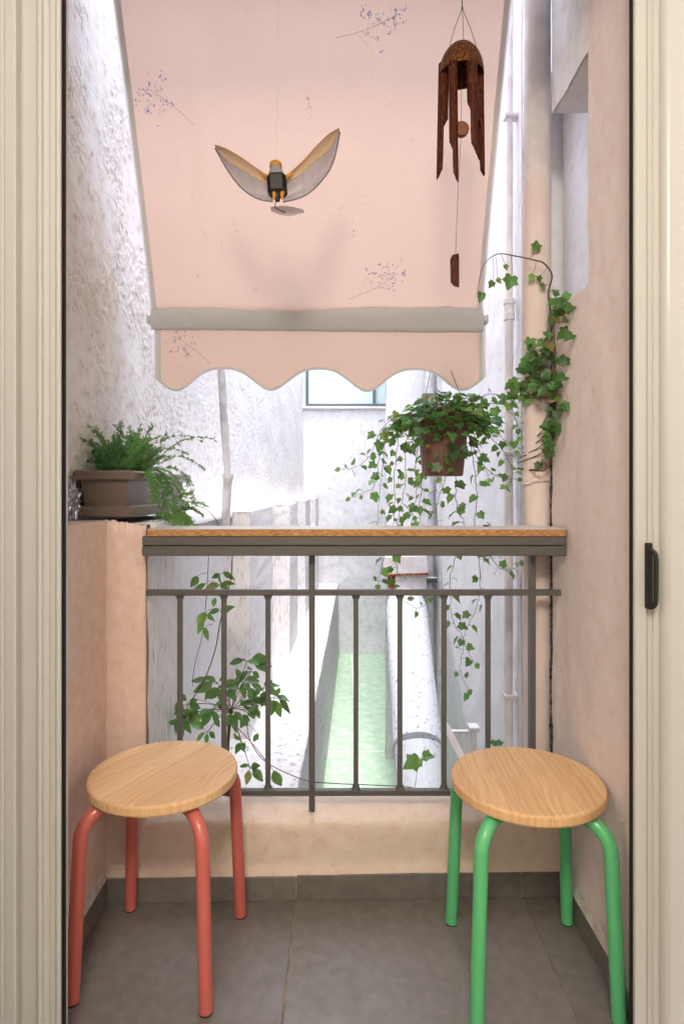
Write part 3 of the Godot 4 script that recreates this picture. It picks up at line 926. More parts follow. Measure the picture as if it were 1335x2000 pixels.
func canvas_point(x: float, s: float) -> Vector3:     # s: 0 at the front bar, 1.14 at the ceiling
	var sag := sin(clampf(s / 1.14, 0, 1) * PI) * 0.012
	var wave := sin(x * 9.0 + s * 1.2) * 0.0025 + sin(x * 4.1 - s * 2.0) * 0.004
	var fold := 0.0
	for f in [[-0.445, 0.030, 0.010], [0.352, 0.024, 0.008], [-0.10, 0.06, -0.005]]:     # soft creases running down the cloth
		fold += f[2] * exp(-pow((x - f[0] - 0.02 * sin(s * 3.0)) / f[1], 2.0)) * sin(clampf(s / 1.14, 0.0, 1.0) * PI * 0.9 + 0.2)
	return Vector3(x, 1.706 + 0.802 * s - sag * 0.4 + wave * 0.4, -(2.1 - 0.367 * s) - sag - wave - fold)

func valance_point(x: float, t: float) -> Vector3:    # t metres below the bar
	var curl := sin(x * 7.0 + 0.6) * 0.014 + sin(x * 19.0) * 0.006
	return Vector3(x, 1.706 - t, -2.1 - curl * t * 4.0 + t * 0.03)

func scallop(x: float) -> float:                      # depth of the valance at x
	var ph := (x + 0.4) / 0.3255 * TAU
	var c := cos(ph)
	return 0.205 - 0.036 * (0.35 + c - 0.35 * c * c)

func make_awning() -> void:
	var a := thing("awning", "salmon flower-print drop awning with grey hems and scalloped valance", "awning", Vector3(-0.08, 1.7, -2.0))
	var x0 := -0.6405
	var x1 := 0.4755
	var b := Build.new()
	var pts := []
	var uvs := []
	var nx := 70
	var ny := 70
	for j in ny:
		var s := lerpf(1.14, 0.0, float(j) / (ny - 1))
		for i in nx:
			var x := lerpf(x0, x1, float(i) / (nx - 1))
			pts.append(canvas_point(x, s))
			uvs.append(Vector2((x - x0) / 1.116, (1.14 - s) * 0.882 / 1.3))
	b.sheet(pts, uvs, nx, ny, Vector3(0, -0.4, 1))
	part(a, "canvas", b.done(), M.canvas)
	b = Build.new()
	pts = []
	uvs = []
	nx = 160
	for j in 16:
		for i in nx:
			var x := lerpf(x0 + 0.008, x1 + 0.006, float(i) / (nx - 1))
			var t := lerpf(0.0, scallop(x), j / 15.0)
			pts.append(valance_point(x, t))
			uvs.append(Vector2((x - x0) / 1.116, (1.0055 + t) / 1.3))
	b.sheet(pts, uvs, nx, 16, Vector3(0, 0, 1))
	part(a, "valance", b.done(), M.canvas)
	# grey edging along the scallops
	b = Build.new()
	pts = []
	for j in 4:
		for i in nx:
			var x := lerpf(x0 + 0.007, x1 + 0.007, float(i) / (nx - 1))
			var q := valance_point(x, scallop(x) + [-0.006, -0.005, 0.003, 0.0035][j])
			pts.append(q + Vector3(0, 0, [0.0006, 0.0022, 0.0018, -0.002][j]))
	b.sheet(pts, [], nx, 4, Vector3(0, 0, 1))
	part(a, "edging", b.done(), M.hem)
	# side hems, upper and lower
	for side in [[x0 - 0.006, x0 + 0.016], [x1 - 0.016, x1 + 0.006]]:
		b = Build.new()
		pts = []
		for j in 50:
			for i in 3:
				pts.append(canvas_point(lerpf(side[0], side[1], i / 2.0), lerpf(1.14, 0.0, j / 49.0)) + Vector3(0, -0.0008, 0.0020))
		b.sheet(pts, [], 3, 50, Vector3(0, -0.4, 1))
		part(a, "side_hem", b.done(), M.hem)
		b = Build.new()
		pts = []
		for j in 20:
			for i in 3:
				var x := lerpf(side[0] + 0.008, side[1] + 0.010, i / 2.0)
				pts.append(valance_point(x, lerpf(0.02, scallop(x) + 0.002, j / 19.0)) + Vector3(0, 0, 0.0025))
		b.sheet(pts, [], 3, 20, Vector3(0, 0, 1))
		part(a, "side_hem", b.done(), M.hem)
	# bar pocket: grey band wrapped round the front bar
	b = Build.new()
	pts = []
	var cr := noise(5.0, 601, 3)
	nx = 130
	var pk := [[0.049, 0.004], [0.0485, 0.010], [0.030, 0.017], [0.012, 0.021], [-0.010, 0.0215], [-0.026, 0.018], [-0.0385, 0.011], [-0.039, 0.004]]
	for q in pk:
		for i in nx:
			var x := lerpf(x0 - 0.005, x1 + 0.006, float(i) / (nx - 1))
			var c: float = cr.get_noise_2d(x * 3.0, q[0] * 30.0) * 0.003
			pts.append(Vector3(x, 1.706 + q[0] + c * 0.4 - 0.004 * sin((x + 0.1) * 3.0), -2.1 + q[1] + c))
	b.sheet(pts, [], nx, pk.size(), Vector3(0, 0, 1))
	part(a, "bar_pocket", b.done(), M.hem)
	part(a, "front_bar", tube_mesh([Vector3(x0 - 0.012, 1.706, -2.1), Vector3(x1 + 0.018, 1.706, -2.1)], [0.018], 20), M.alu)
	for e in [[x0 - 0.020, x0 - 0.008], [x1 + 0.012, x1 + 0.024]]:
		part(a, "end_cap", block(e[0], e[1], 1.690, 1.722, 2.084, 2.116, 0.004), M.alu)
	part(a, "roller", tube_mesh([Vector3(x0 - 0.03, 2.632, -1.735), Vector3(x1 + 0.03, 2.632, -1.735)], [0.032], 20), M.alu)
	# side arms from the end caps back up to the house front
	for x in [x0 - 0.016, x1 + 0.020]:
		part(a, "mounting_plate", block(x - 0.012, x + 0.012, 2.58, 2.69, 1.6995, 1.712, 0.002), M.alu)

# ------------------------------------------------------------------ stools
func make_stool(label: String, centre: Vector3, turn: float, grain: float, paint: Material, wood: Material) -> void:
	var t := thing("stool", label, "stool", centre, "round stools on the balcony")
	t.rotation.y = turn
	var b := Build.new()
	var R := 0.175
	var prof := []
	for q in [[0.0, 0.424], [R - 0.006, 0.424], [R - 0.002, 0.4255], [R, 0.4295], [R, 0.4445], [R - 0.0015, 0.448], [R - 0.005, 0.4500], [0.0, 0.4503]]:
		prof.append(Vector2(q[0], q[1]))
	b.lathe(prof, Vector3.ZERO, 96)
	var seat := piece(t, "seat", b.done(), wood)
	seat.rotation.y = grain - turn
	for k in 4:
		var a := PI / 4.0 + k * PI / 2.0
		var out := Vector3(cos(a), 0, sin(a))
		var pts := [out * 0.06 + Vector3.UP * 0.4075]
		pts.append(out * 0.115 + Vector3.UP * 0.4075)
		for s in 13:
			var e := s / 12.0 * (PI / 2.0 - 0.045)
			pts.append(out * (0.134 + sin(e) * 0.062) + Vector3.UP * (0.4075 - (1.0 - cos(e)) * 0.062))
		pts.append(out * 0.2125 + Vector3.UP * 0.004)
		var leg := piece(t, "leg", tube_mesh(pts, [0.0155], 22), paint)
		piece(leg, "foot_cap", tube_mesh([out * 0.2126 + Vector3.UP * 0.006, out * 0.2127 + Vector3.UP * 0.0], [0.0150], 18), M.rubber)

# ------------------------------------------------------------------ hanging toys
func make_chime() -> void:
	var Z := 1.5
	var k := Z / FOCAL
	var top := at(900, 85, Z)
	var t := thing("wind_chime", "brown bamboo wind chime with coconut dome hanging before the awning", "wind chime", top)
	var b := Build.new()
	var prof := []
	for i in 15:
		var a := PI / 2.0 * i / 14.0
		prof.append(Vector2(cos(a) * 0.0545, sin(a) * 0.078))
	b.lathe(prof, top + Vector3.DOWN * 0.078, 36)
	var prof2 := []
	for i in 15:
		var a := PI / 2.0 * (14 - i) / 14.0
		prof2.append(Vector2(cos(a) * 0.051, sin(a) * 0.074))
	b.lathe(prof2, top + Vector3.DOWN * 0.078, 36)
	b.lathe([Vector2(0.051, 0), Vector2(0.0545, 0)], top + Vector3.DOWN * 0.078, 36)
	part(t, "dome", b.done(), M.coconut)
	var knot := at(902, 16, Z)
	var hang := Vector3(knot.x, 2.62, -Z)
	part(t, "cord", tube_mesh([hang, knot], [0.0012], 6), M.wire)
	part(t, "knot", tube_mesh([knot + Vector3.UP * 0.004, knot, knot + Vector3.DOWN * 0.004], [0.001, 0.003, 0.001], 8), M.wire)
	for e in [Vector3(-0.030, -0.012, 0.01), Vector3(0.003, -0.002, 0.014), Vector3(0.036, -0.016, 0.008)]:
		part(t, "cord", tube_mesh([knot, knot.lerp(top + e, 0.5) + Vector3(e.x * 0.06, 0, 0), top + e], [0.0008], 5), M.wire)
	# bamboo tubes: [photo x, depth offset, top y, cut y, end y, radius, side the tongue stays on, lean]
	var tubes := [[866, 0.000, 126, 226, 350, 0.0130, 0.2, -4.0], [884, -0.046, 122, 268, 356, 0.0105, 2.6, 2.0], [921, -0.046, 122, 190, 300, 0.0125, 2.4, 2.0], [935, 0.005, 130, 220, 342, 0.0115, PI, 2.0], [926, 0.035, 128, 200, 316, 0.0115, 2.6, 3.0], [884, 0.042, 128, 170, 192, 0.0105, 1.5, 0.0]]
	for q in tubes:
		var d: float = Z + q[1]
		var p0 := at(q[0], q[2], d)
		var cut := at(q[0], q[3], d)
		var p1 := at(q[0] + q[7], q[4], d)
		part(t, "tube", bamboo(p0, p0.y - cut.y, p1, q[5], q[6]), M.bamboo)
		part(t, "tie", tube_mesh([p0 + Vector3(-q[5] * 1.02, -0.018, 0), p0 + Vector3(-q[5] * 0.7, -0.0175, q[5] * 0.8), p0 + Vector3(0, -0.017, q[5] * 1.06), p0 + Vector3(q[5] * 0.7, -0.0175, q[5] * 0.8), p0 + Vector3(q[5] * 1.02, -0.018, 0)], [0.0009], 5), M.wire)
		part(t, "tie", tube_mesh([p0 + Vector3(0, -0.017, q[5] * 1.03), p0 + Vector3(0, 0.012, q[5] * 0.6), Vector3(lerpf(p0.x, top.x, 0.25), p0.y + 0.02, lerpf(p0.z, -Z, 0.3))], [0.0008], 5), M.wire)
	var cc := at(900, 253, Z)
	b = Build.new()
	b.tube([cc + Vector3(0, 0, -0.006), cc + Vector3(0, 0, -0.005), cc + Vector3(0, 0, 0.005), cc + Vector3(0, 0, 0.006)], [0.0172, 0.0185, 0.0185, 0.0172], 28)
	part(t, "clapper", b.done(), M.wood_disc)
	var sail := at(889, 495, Z)
	part(t, "cord", tube_mesh([top + Vector3.DOWN * 0.02, cc, cc.lerp(sail, 0.5) + Vector3(-0.001, 0, 0), sail], [0.0006], 5), M.wire)
	# sail: small chamfered wooden tag
	b = Build.new()
	var o := at(889, 528, Z)
	var ring := []
	for q in [[0.007, 0.041], [0.0085, 0.030], [0.0085, -0.041], [-0.004, -0.038], [-0.012, -0.028], [-0.013, 0.028], [-0.008, 0.037]]:
		ring.append(Vector3(q[0], q[1], 0))
	for i in ring.size():
		var p: Vector3 = ring[i]
		var q: Vector3 = ring[(i + 1) % ring.size()]
		var z := Vector3(0, 0, 0.0025)
		b.quad(o + p + z, o + q + z, o + q - z, o + p - z, p + q)
		b.flat(o + z, o + p + z, o + q + z, z)
		b.flat(o - z, o + p - z, o + q - z, -z)
	part(t, "sail", b.done(), M.bamboo)

# bamboo pipe: round above, cut away below to a tongue that ends in a slant
func bamboo(p0: Vector3, cut: float, p1: Vector3, r: float, keep: float) -> ArrayMesh:
	var b := Build.new()
	var total := p0.y - p1.y
	var rows := []
	var n := 14
	var hs := [0.0, 0.002, cut * 0.5, cut, cut + 0.010, cut + 0.022, cut + 0.036, lerpf(cut + 0.036, total, 0.5), total - 0.018, total - 0.008, total]
	if total < cut + 0.06:
		hs = [0.0, 0.002, cut * 0.5, cut, lerpf(cut, total, 0.3), lerpf(cut, total, 0.6), lerpf(cut, total, 0.9), total]
	for h in hs:
		var half := PI
		if h > cut:
			half = lerpf(PI, 1.45, smoothstep(0.0, 0.034, h - cut))
		if h > total - 0.02:
			half *= lerpf(1.0, 0.35, (h - total + 0.02) / 0.02)
		var c: Vector3 = p0.lerp(Vector3(p1.x, p0.y, p1.z), h / total) + Vector3.DOWN * h
		var row := []
		for s in n + 1:
			var a := keep + lerpf(-half, half, float(s) / n)
			var dirn := Vector3(-cos(a), 0, sin(a))
			row.append([c + dirn * r, dirn, c + dirn * (r - 0.0022)])
		rows.append(row)
	for k in rows.size() - 1:
		for s in n:
			var A = rows[k][s]
			var B = rows[k][s + 1]
			var C = rows[k + 1][s + 1]
			var D = rows[k + 1][s]
			b.tri(A[0], B[0], C[0], A[1], B[1], C[1])
			b.tri(A[0], C[0], D[0], A[1], C[1], D[1])
			b.tri(A[2], B[2], C[2], -A[1], -B[1], -C[1])
			b.tri(A[2], C[2], D[2], -A[1], -C[1], -D[1])
		for s in [0, n]:
			b.quad(rows[k][s][0], rows[k][s][2], rows[k + 1][s][2], rows[k + 1][s][0], Vector3(rows[k][s][1].z, 0.3, -rows[k][s][1].x) * (1.0 if s == 0 else -1.0))
	for k in [0, rows.size() - 1]:
		for s in n:
			b.quad(rows[k][s][0], rows[k][s + 1][0], rows[k][s + 1][2], rows[k][s][2], Vector3.UP if k == 0 else Vector3.DOWN)
	return b.done()

# sheet wing between an upper and a lower curve, with thickness
func wing(upper: Array, lower: Array, thick: float) -> ArrayMesh:
	var u := smooth_path(upper, 6)
	var l := smooth_path(lower, 6)
	var n: int = mini(u.size(), l.size())
	var pts := []
	for j in 6:
		for i in n:
			var e := j / 5.0
			var p: Vector3 = u[i].lerp(l[i], e)
			pts.append(p + Vector3(0, 0, sin(e * PI) * -0.012))
	var b := Build.new()
	var back := []
	for p in pts:
		back.append(p - Vector3(0, 0, thick))
	b.sheet(pts, [], n, 6, Vector3(0, 0, 1))
	b.sheet(back, [], n, 6, Vector3(0, 0, -1))
	return b.done()

func make_bird() -> void:
	var Z := 1.55
	var body := at(541, 360, Z)
	var t := thing("toy_bird", "hanging flapping toy bird with translucent grey wings and black body", "toy bird", body)
	var b := Build.new()
	b.box(Vector3(-0.024, -0.030, -0.022), Vector3(0.024, 0.024, 0.022), 0.009, Transform3D(Basis(Vector3(0, 0, 1), 0.06), body))
	part(t, "body", b.done(), M.black)
	part(t, "neck", tube_mesh([body + Vector3(-0.003, 0.015, -0.004), body + Vector3(-0.004, 0.032, -0.012), body + Vector3(-0.006, 0.050, -0.022), body + Vector3(-0.007, 0.060, -0.03)], [0.021, 0.019, 0.012, 0.009], 16), M.grey_plush)
	part(t, "head", tube_mesh([body + Vector3(-0.006, 0.052, -0.028), body + Vector3(-0.007, 0.060, -0.032), body + Vector3(-0.007, 0.070, -0.034), body + Vector3(-0.007, 0.078, -0.034)], [0.011, 0.0165, 0.0155, 0.005], 16), M.ochre)
	for s in [-1.0, 1.0]:
		var f := body + Vector3(s * 0.011 + 0.004, -0.026, 0.012)
		part(t, "foot", tube_mesh([f, f + Vector3(-s * 0.002, -0.010, 0.003), f + Vector3(s * 0.001, -0.018, 0.001)], [0.0055, 0.0048, 0.003], 10), M.ochre)
		var sh := body + Vector3(s * 0.026, 0.016, 0)
		part(t, "shoulder", tube_mesh([sh + Vector3(-s * 0.010, -0.004, 0.004), sh + Vector3(0, 0.002, 0.003), sh + Vector3(s * 0.010, 0.010, 0)], [0.0045, 0.0055, 0.003], 10), M.ochre)
	part(t, "motor", tube_mesh([body + Vector3(0.002, -0.028, 0.008), body + Vector3(0.002, -0.046, 0.008)], [0.008, 0.006], 12), M.black)
	# wings: leading edge above, dark trailing edge below
	var lu := [at(527, 348, Z), at(497, 326, Z), at(468, 306, Z + 0.01), at(440, 290, Z + 0.03), at(419, 283, Z + 0.05)]
	var lm := [at(527, 362, Z), at(497, 348, Z), at(470, 330, Z + 0.01), at(444, 313, Z + 0.03), at(420, 288, Z + 0.05)]
	var ll := [at(533, 394, Z), at(502, 388, Z), at(470, 366, Z + 0.01), at(444, 332, Z + 0.03), at(420, 290, Z + 0.05)]
	var ru := [at(557, 346, Z), at(590, 316, Z), at(618, 285, Z + 0.01), at(642, 262, Z + 0.03), at(662, 250, Z + 0.05)]
	var rm := [at(557, 364, Z), at(592, 336, Z), at(622, 310, Z + 0.01), at(645, 288, Z + 0.03), at(663, 254, Z + 0.05)]
	var rl := [at(552, 395, Z), at(592, 384, Z), at(624, 358, Z + 0.01), at(650, 318, Z + 0.03), at(664, 258, Z + 0.05)]
	for w in [[lu, lm, ll], [ru, rm, rl]]:
		var o := part(t, "wing", wing(w[1], w[2], 0.0008), M.film)
		part(o, "shoulder_film", wing(w[0], w[1], 0.0010), M.tan_film)
		part(o, "leading_rod", tube_mesh(smooth_path(w[0]), [0.0022, 0.002, 0.0018, 0.0015, 0.0015, 0.0012, 0.001], 8), M.ochre)
		part(o, "rim", tube_mesh(smooth_path(w[2]), [0.0013], 8), M.wire)
		for q in 7:     # ribs of the film
			var f := (q + 1.0) / 8.0
			var us := smooth_path(w[1])
			var ls := smooth_path(w[2])
			var i := int(f * (us.size() - 1))
			var p: Vector3 = us[i]
			var e: Vector3 = ls[i]
			part(o, "rib", tube_mesh([p + Vector3(0, 0, 0.001), p.lerp(e, 0.5) + Vector3(0, 0, -0.010), e], [0.0006], 5), M.grey_plush)
	# tail fan below
	var tu := [at(528, 404, Z + 0.06), at(550, 402, Z + 0.06), at(572, 404, Z + 0.06), at(592, 409, Z + 0.07)]
	var tl := [at(528, 412, Z), at(550, 420, Z), at(572, 421, Z), at(594, 413, Z + 0.03)]
	part(t, "tail", wing(tu, tl, 0.001), M.film)
	part(t, "tail_rod", tube_mesh([body + Vector3(0.0, -0.03, 0.0), at(536, 404, Z + 0.01), at(556, 416, Z)], [0.0016], 6), M.wire)
	part(t, "cord", tube_mesh([body + Vector3(0, 0.024, 0), Vector3(body.x + 0.002, 2.62, body.z)], [0.0003], 5), M.nylon)

# ------------------------------------------------------------------ plants
func leaf_mesh(half: Array, fold: float, droop: float) -> ArrayMesh:
	var b := Build.new()
	var bendy := func(x: float, y: float) -> Vector3:
		return Vector3(x, y, absf(x) * fold - y * y * droop + sin(y * 9.0 + x * 7.0) * 0.02)
	for s in [-1.0, 1.0]:
		for i in half.size() - 1:
			var p: Vector2 = half[i]
			var q: Vector2 = half[i + 1]
			var m0 := clampf(p.y * 0.8 + 0.05, 0.0, 1.0) if i > 0 else 0.0
			var m1 := clampf(q.y * 0.8 + 0.05, 0.0, 1.0) if i < half.size() - 2 else 1.0
			var A: Vector3 = bendy.call(0.0, m0)
			var B: Vector3 = bendy.call(p.x * s, p.y)
			var C: Vector3 = bendy.call(q.x * s, q.y)
			var D: Vector3 = bendy.call(0.0, m1)
			b.flat(A, B, C, Vector3(0, 0, 1))
			b.flat(A, C, D, Vector3(0, 0, 1))
	return b.done()

var more_leaves := {}
var ivy_shapes := []
var creeper_shapes := []

func leaf_frame(p: Vector3, dirn: Vector3, nrm: Vector3, size: float) -> Transform3D:
	var y := dirn.normalized()
	var x := y.cross(nrm)
	if x.length() < 0.05:
		x = y.cross(Vector3(0.3, 0.2, 1))
	x = x.normalized()
	return Transform3D(Basis(x * size, y * size, x.cross(y) * size), p)

func put_leaf(o: Node3D, shapes: Array, p: Vector3, dirn: Vector3, nrm: Vector3, size: float, pale := 0.3) -> void:
	var k := 0
	var r := rng.randf()
	if r < pale * 0.30:
		k = 3
	elif r < pale:
		k = 2
	elif r < pale + 0.35:
		k = 1
	elif r > 0.975:
		k = 5
	elif r > 0.92:
		k = 4
	var shape: ArrayMesh = shapes[rng.randi() % shapes.size()]
	var xf := leaf_frame(p, dirn, nrm, size)
	var count: int = o.get_meta("leaves", 0)
	o.set_meta("leaves", count + 1)
	if count < 300:
		part(o, "leaf", shape, M["leaf%d" % k], xf)
		return
	if not more_leaves.has(o):
		more_leaves[o] = [Build.new(), Build.new(), Build.new(), Build.new(), Build.new(), Build.new()]
	var arr := shape.surface_get_arrays(0)
	var b: Build = more_leaves[o][k]
	for i in arr[Mesh.ARRAY_VERTEX].size():
		b.v.append(xf * arr[Mesh.ARRAY_VERTEX][i])
		b.n.append((xf.basis * arr[Mesh.ARRAY_NORMAL][i]).normalized())
		b.uv.append(Vector2.ZERO)

# leaves past the first 300 of a plant, joined by tone
func join_leaves() -> void:
	for o in more_leaves:
		for k in 6:
			if more_leaves[o][k].v.size() > 0:
				part(o, "small_leaves", more_leaves[o][k].done(), M["leaf%d" % k]).set_meta("kind", "stuff")
	for o in get_children():
		if o.has_meta("leaves"):
			o.remove_meta("leaves")

# a trailing shoot with leaves on short stalks; returns nothing, adds stem mesh to sb
func shoot(o: Node3D, sb: Build, ctrl: Array, gap: float, size: float, pale: float, r0 := 0.0014) -> void:
	var path := smooth_path(ctrl, 7)
	var radii := []
	for i in path.size():
		path[i] += Vector3(rng.randfn(0, 0.0015), rng.randfn(0, 0.0015), rng.randfn(0, 0.0015))
		radii.append(lerpf(r0, r0 * 0.45, float(i) / path.size()))
	sb.tube(path, radii, 5)
	var run := 0.0
	var nxt := gap * rng.randf_range(0.3, 1.0)
	var side := 1.0
	for i in path.size() - 1:
		var p: Vector3 = path[i]
		var q: Vector3 = path[i + 1]
		run += p.distance_to(q)
		if run > nxt:
			nxt = run + gap * rng.randf_range(0.5, 1.6)
			side = -side
			var t := (q - p).normalized()
			var out := (t.cross(Vector3(0, 0, 1)) * side + Vector3(0, 0, rng.randf_range(-0.8, 0.9)) + Vector3(0, rng.randf_range(-0.3, 0.5), 0)).normalized()
			var stalk := p + out * rng.randf_range(0.006, 0.018)
			sb.tube([p, p.lerp(stalk, 0.6) + Vector3.UP * 0.002, stalk], [0.0006], 4, false)
			var dn := (out * 0.7 + Vector3.DOWN * rng.randf_range(0.1, 1.0) + Vector3(rng.randfn(0, 0.2), 0, 0)).normalized()
			var nm := Vector3(rng.randfn(0, 0.5), rng.randf_range(0.1, 1.0), rng.randf_range(-0.2, 1.0))
			put_leaf(o, ivy_shapes, stalk, dn, nm, size * rng.randf_range(0.6, 1.3) * lerpf(1.0, 0.7, float(i) / path.size()), pale)
	var last: Vector3 = path[-1]
	put_leaf(o, ivy_shapes, last, last - path[-3], Vector3(0, 0.5, 1), size * 0.6, pale)

func pxs(list: Array, further := 0.0) -> Array:            # [u, v, depth] triples to points
	var out := []
	for q in list:
		out.append(at(q[0], q[1], q[2] + further))
	return out

func make_ivy() -> void:
	for f in [[0.18, 0.12], [0.30, 0.25], [0.08, 0.35]]:
		ivy_shapes.append(leaf_mesh([Vector2(0, 0.0), Vector2(0.20, -0.15), Vector2(0.46, -0.02), Vector2(0.43, 0.20), Vector2(0.60, 0.46), Vector2(0.34, 0.56), Vector2(0.17, 0.80), Vector2(0.0, 1.0)], f[0], f[1]))
	ivy_shapes.append(leaf_mesh([Vector2(0, 0.0), Vector2(0.22, -0.12), Vector2(0.44, 0.10), Vector2(0.38, 0.30), Vector2(0.40, 0.48), Vector2(0.22, 0.68), Vector2(0.0, 1.0)], 0.25, 0.2))
	var Z := 2.09
	# pot
	var base := at(864, 930, Z)
	var pot := thing("hanging_pot", "brown plastic pot hanging on wires, overgrown with ivy", "pot", base)
	var b := Build.new()
	b.lathe([Vector2(0.0, 0.0), Vector2(0.064, 0.0), Vector2(0.0675, 0.003), Vector2(0.0685, 0.008), Vector2(0.087, 0.186), Vector2(0.084, 0.188), Vector2(0.067, 0.012), Vector2(0.0, 0.010)], base, 40)
	part(pot, "body", b.done(), M.pot)
	b = Build.new()
	b.lathe([Vector2(0.0855, 0.175), Vector2(0.0915, 0.177), Vector2(0.0925, 0.182), Vector2(0.0930, 0.203), Vector2(0.0915, 0.207), Vector2(0.088, 0.207), Vector2(0.0865, 0.20), Vector2(0.084, 0.188)], base, 40)
	part(pot, "rim", b.done(), M.pot)
	b = Build.new()
	b.lathe([Vector2(0.084, 0.186), Vector2(0.05, 0.192), Vector2(0.0, 0.194)], base, 24)
	part(pot, "soil", b.done(), M.soil)
	for a in [0.55, 2.65, 4.6]:
		var e := base + Vector3(cos(a) * 0.09, 0.20, sin(a) * 0.09)
		var mid := Vector3(base.x - 0.008, 1.66, -2.142)
		part(pot, "wire", tube_mesh([e, mid], [0.0011], 5), M.wire)
	part(pot, "hook", tube_mesh(smooth_path([Vector3(base.x - 0.008, 1.66, -2.142), Vector3(base.x - 0.008, 1.70, -2.136), Vector3(base.x - 0.008, 1.724, -2.118), Vector3(base.x - 0.008, 1.729, -2.10), Vector3(base.x - 0.008, 1.722, -2.082)]), [0.0016], 6), M.wire)
	# ivy
	var o := thing("ivy_plant", "bushy green ivy spilling from the hanging brown pot", "ivy", base + Vector3.UP * 0.18)
	var sb := Build.new()
	var ct := base + Vector3.UP * 0.212
	for k in 460:
		var a := rng.randf() * TAU
		var rr := pow(rng.randf(), 0.6) * 0.168
		var hgt := rng.randf_range(-0.01, 0.072) * (1.0 - rr * 3.0) + rng.randf_range(-0.035, 0.025)
		var p := ct + Vector3(cos(a) * rr * 1.08, hgt - maxf(0.0, rr - 0.08) * 0.75, sin(a) * rr * 0.95)
		var out := Vector3(cos(a), rng.randf_range(-0.7, 0.35), sin(a))
		var root := ct + Vector3(cos(a) * 0.03, -0.02, sin(a) * 0.03)
		sb.tube([root, root.lerp(p, 0.5) + Vector3.UP * 0.012, p], [0.0009, 0.0007, 0.0005], 4, false)
		put_leaf(o, ivy_shapes, p, out, Vector3(rng.randfn(0, 0.4), 1.0, rng.randf_range(0.0, 0.9)), rng.randf_range(0.019, 0.043), 0.48)
	var P := [
		[[815, 812, 1.93], [775, 812, 1.93], [740, 848, 1.95], [722, 892, 1.96], [690, 914, 1.97], [664, 916, 1.98]],
		[[812, 818, 1.90], [765, 830, 1.90], [742, 890, 1.92], [732, 945, 1.94], [712, 962, 1.95], [682, 974, 1.96]],
		[[808, 815, 2.0], [760, 840, 2.02], [746, 920, 2.03], [740, 985, 2.03], [735, 1030, 2.03]],
		[[806, 822, 1.93], [780, 850, 1.91], [770, 930, 1.92], [771, 990, 1.92], [766, 1035, 1.92]],
		[[815, 822, 1.91], [793, 860, 1.89], [792, 930, 1.90], [783, 985, 1.90], [772, 1030, 1.90]],
		[[822, 825, 2.03], [812, 900, 2.05], [813, 960, 2.05], [806, 1000, 2.05], [798, 1040, 2.05]],
		[[835, 830, 1.885], [828, 880, 1.86], [822, 950, 1.865], [818, 1000, 1.87], [825, 1035, 1.875]],
		[[860, 812, 1.88], [862, 850, 1.86], [868, 930, 1.865], [855, 975, 1.87], [852, 1010, 1.87], [856, 1040, 1.88]],
		[[885, 815, 1.88], [890, 870, 1.86], [889, 950, 1.865], [894, 1000, 1.87], [905, 1030, 1.88], [880, 1120, 1.89], [880, 1190, 1.90], [888, 1222, 1.90], [905, 1250, 1.90], [898, 1300, 1.90], [903, 1325, 1.90], [916, 1350, 1.90]],
		[[905, 815, 1.89], [918, 870, 1.87], [928, 930, 1.88], [930, 985, 1.88], [926, 1030, 1.89], [935, 1095, 1.90], [936, 1150, 1.90], [928, 1190, 1.90], [905, 1240, 1.90], [912, 1270, 1.90], [927, 1297, 1.90]],
		[[908, 812, 1.93], [945, 830, 1.92], [972, 850, 1.92], [1000, 868, 1.91], [1022, 878, 1.90]],
		[[908, 830, 1.92], [930, 890, 1.90], [960, 925, 1.90], [990, 935, 1.90], [1012, 936, 1.89]],
		[[905, 808, 1.96], [950, 790, 1.97], [985, 792, 1.97], [1010, 830, 1.96], [1024, 870, 1.94]],
		[[905, 805, 1.95], [940, 775, 1.95], [970, 772, 1.94], [1000, 800, 1.92], [1010, 840, 1.91]],
		[[905, 822, 1.97], [950, 850, 1.98], [985, 885, 1.98], [1000, 925, 1.97], [985, 950, 1.96]],
		[[900, 812, 2.02], [925, 850, 2.04], [940, 900, 2.05], [955, 935, 2.05]],
		[[760, 1075, 1.95], [775, 1110, 1.95], [765, 1150, 1.95], [790, 1175, 1.95], [815, 1188, 1.95], [838, 1172, 1.95]],
		[[930, 1060, 1.93], [955, 1085, 1.92], [975, 1110, 1.91], [1000, 1112, 1.90], [1016, 1102, 1.89]],
		[[750, 1070, 1.97], [748, 1090, 1.97], [742, 1120, 1.97], [738, 1142, 1.97]],
	]
	var gaps := [0.024, 0.024, 0.030, 0.017, 0.017, 0.026, 0.018, 0.028, 0.034, 0.040, 0.022, 0.028, 0.017, 0.017, 0.020, 0.022, 0.040, 0.024, 0.035]
	for k in P.size():
		shoot(o, sb, pxs(P[k], 0.13), gaps[k] * 0.72, 0.033, 0.52 if k < 8 else 0.34)
	part(o, "stems", sb.done(), M.stem)
	# climbing shoot on the wall
	var c := thing("climbing_ivy", "ivy runner climbing the dark joint beside the drainpipe and arching left", "ivy", at(1077, 900, 1.76))
	sb = Build.new()
	var main := pxs([[1010, 915, 2.0], [1040, 918, 1.78], [1066, 916, 1.75], [1078, 880, 1.75], [1079, 820, 1.75], [1079, 760, 1.75], [1078, 700, 1.75], [1076, 650, 1.75], [1074, 605, 1.75], [1070, 572, 1.75], [1077, 538, 1.75], [1062, 515, 1.75], [1042, 508, 1.76], [1010, 501, 1.78], [972, 496, 1.82], [948, 512, 1.88], [938, 535, 1.90], [932, 566, 1.92], [926, 582, 1.93]])
	var path := smooth_path(main, 6)
	var rad := []
	for i in path.size():
		rad.append(0.0030 if i < 50 else lerpf(0.0028, 0.0007, clampf((i - 50) / 55.0, 0, 1)))
	sb.tube(path, rad, 7)
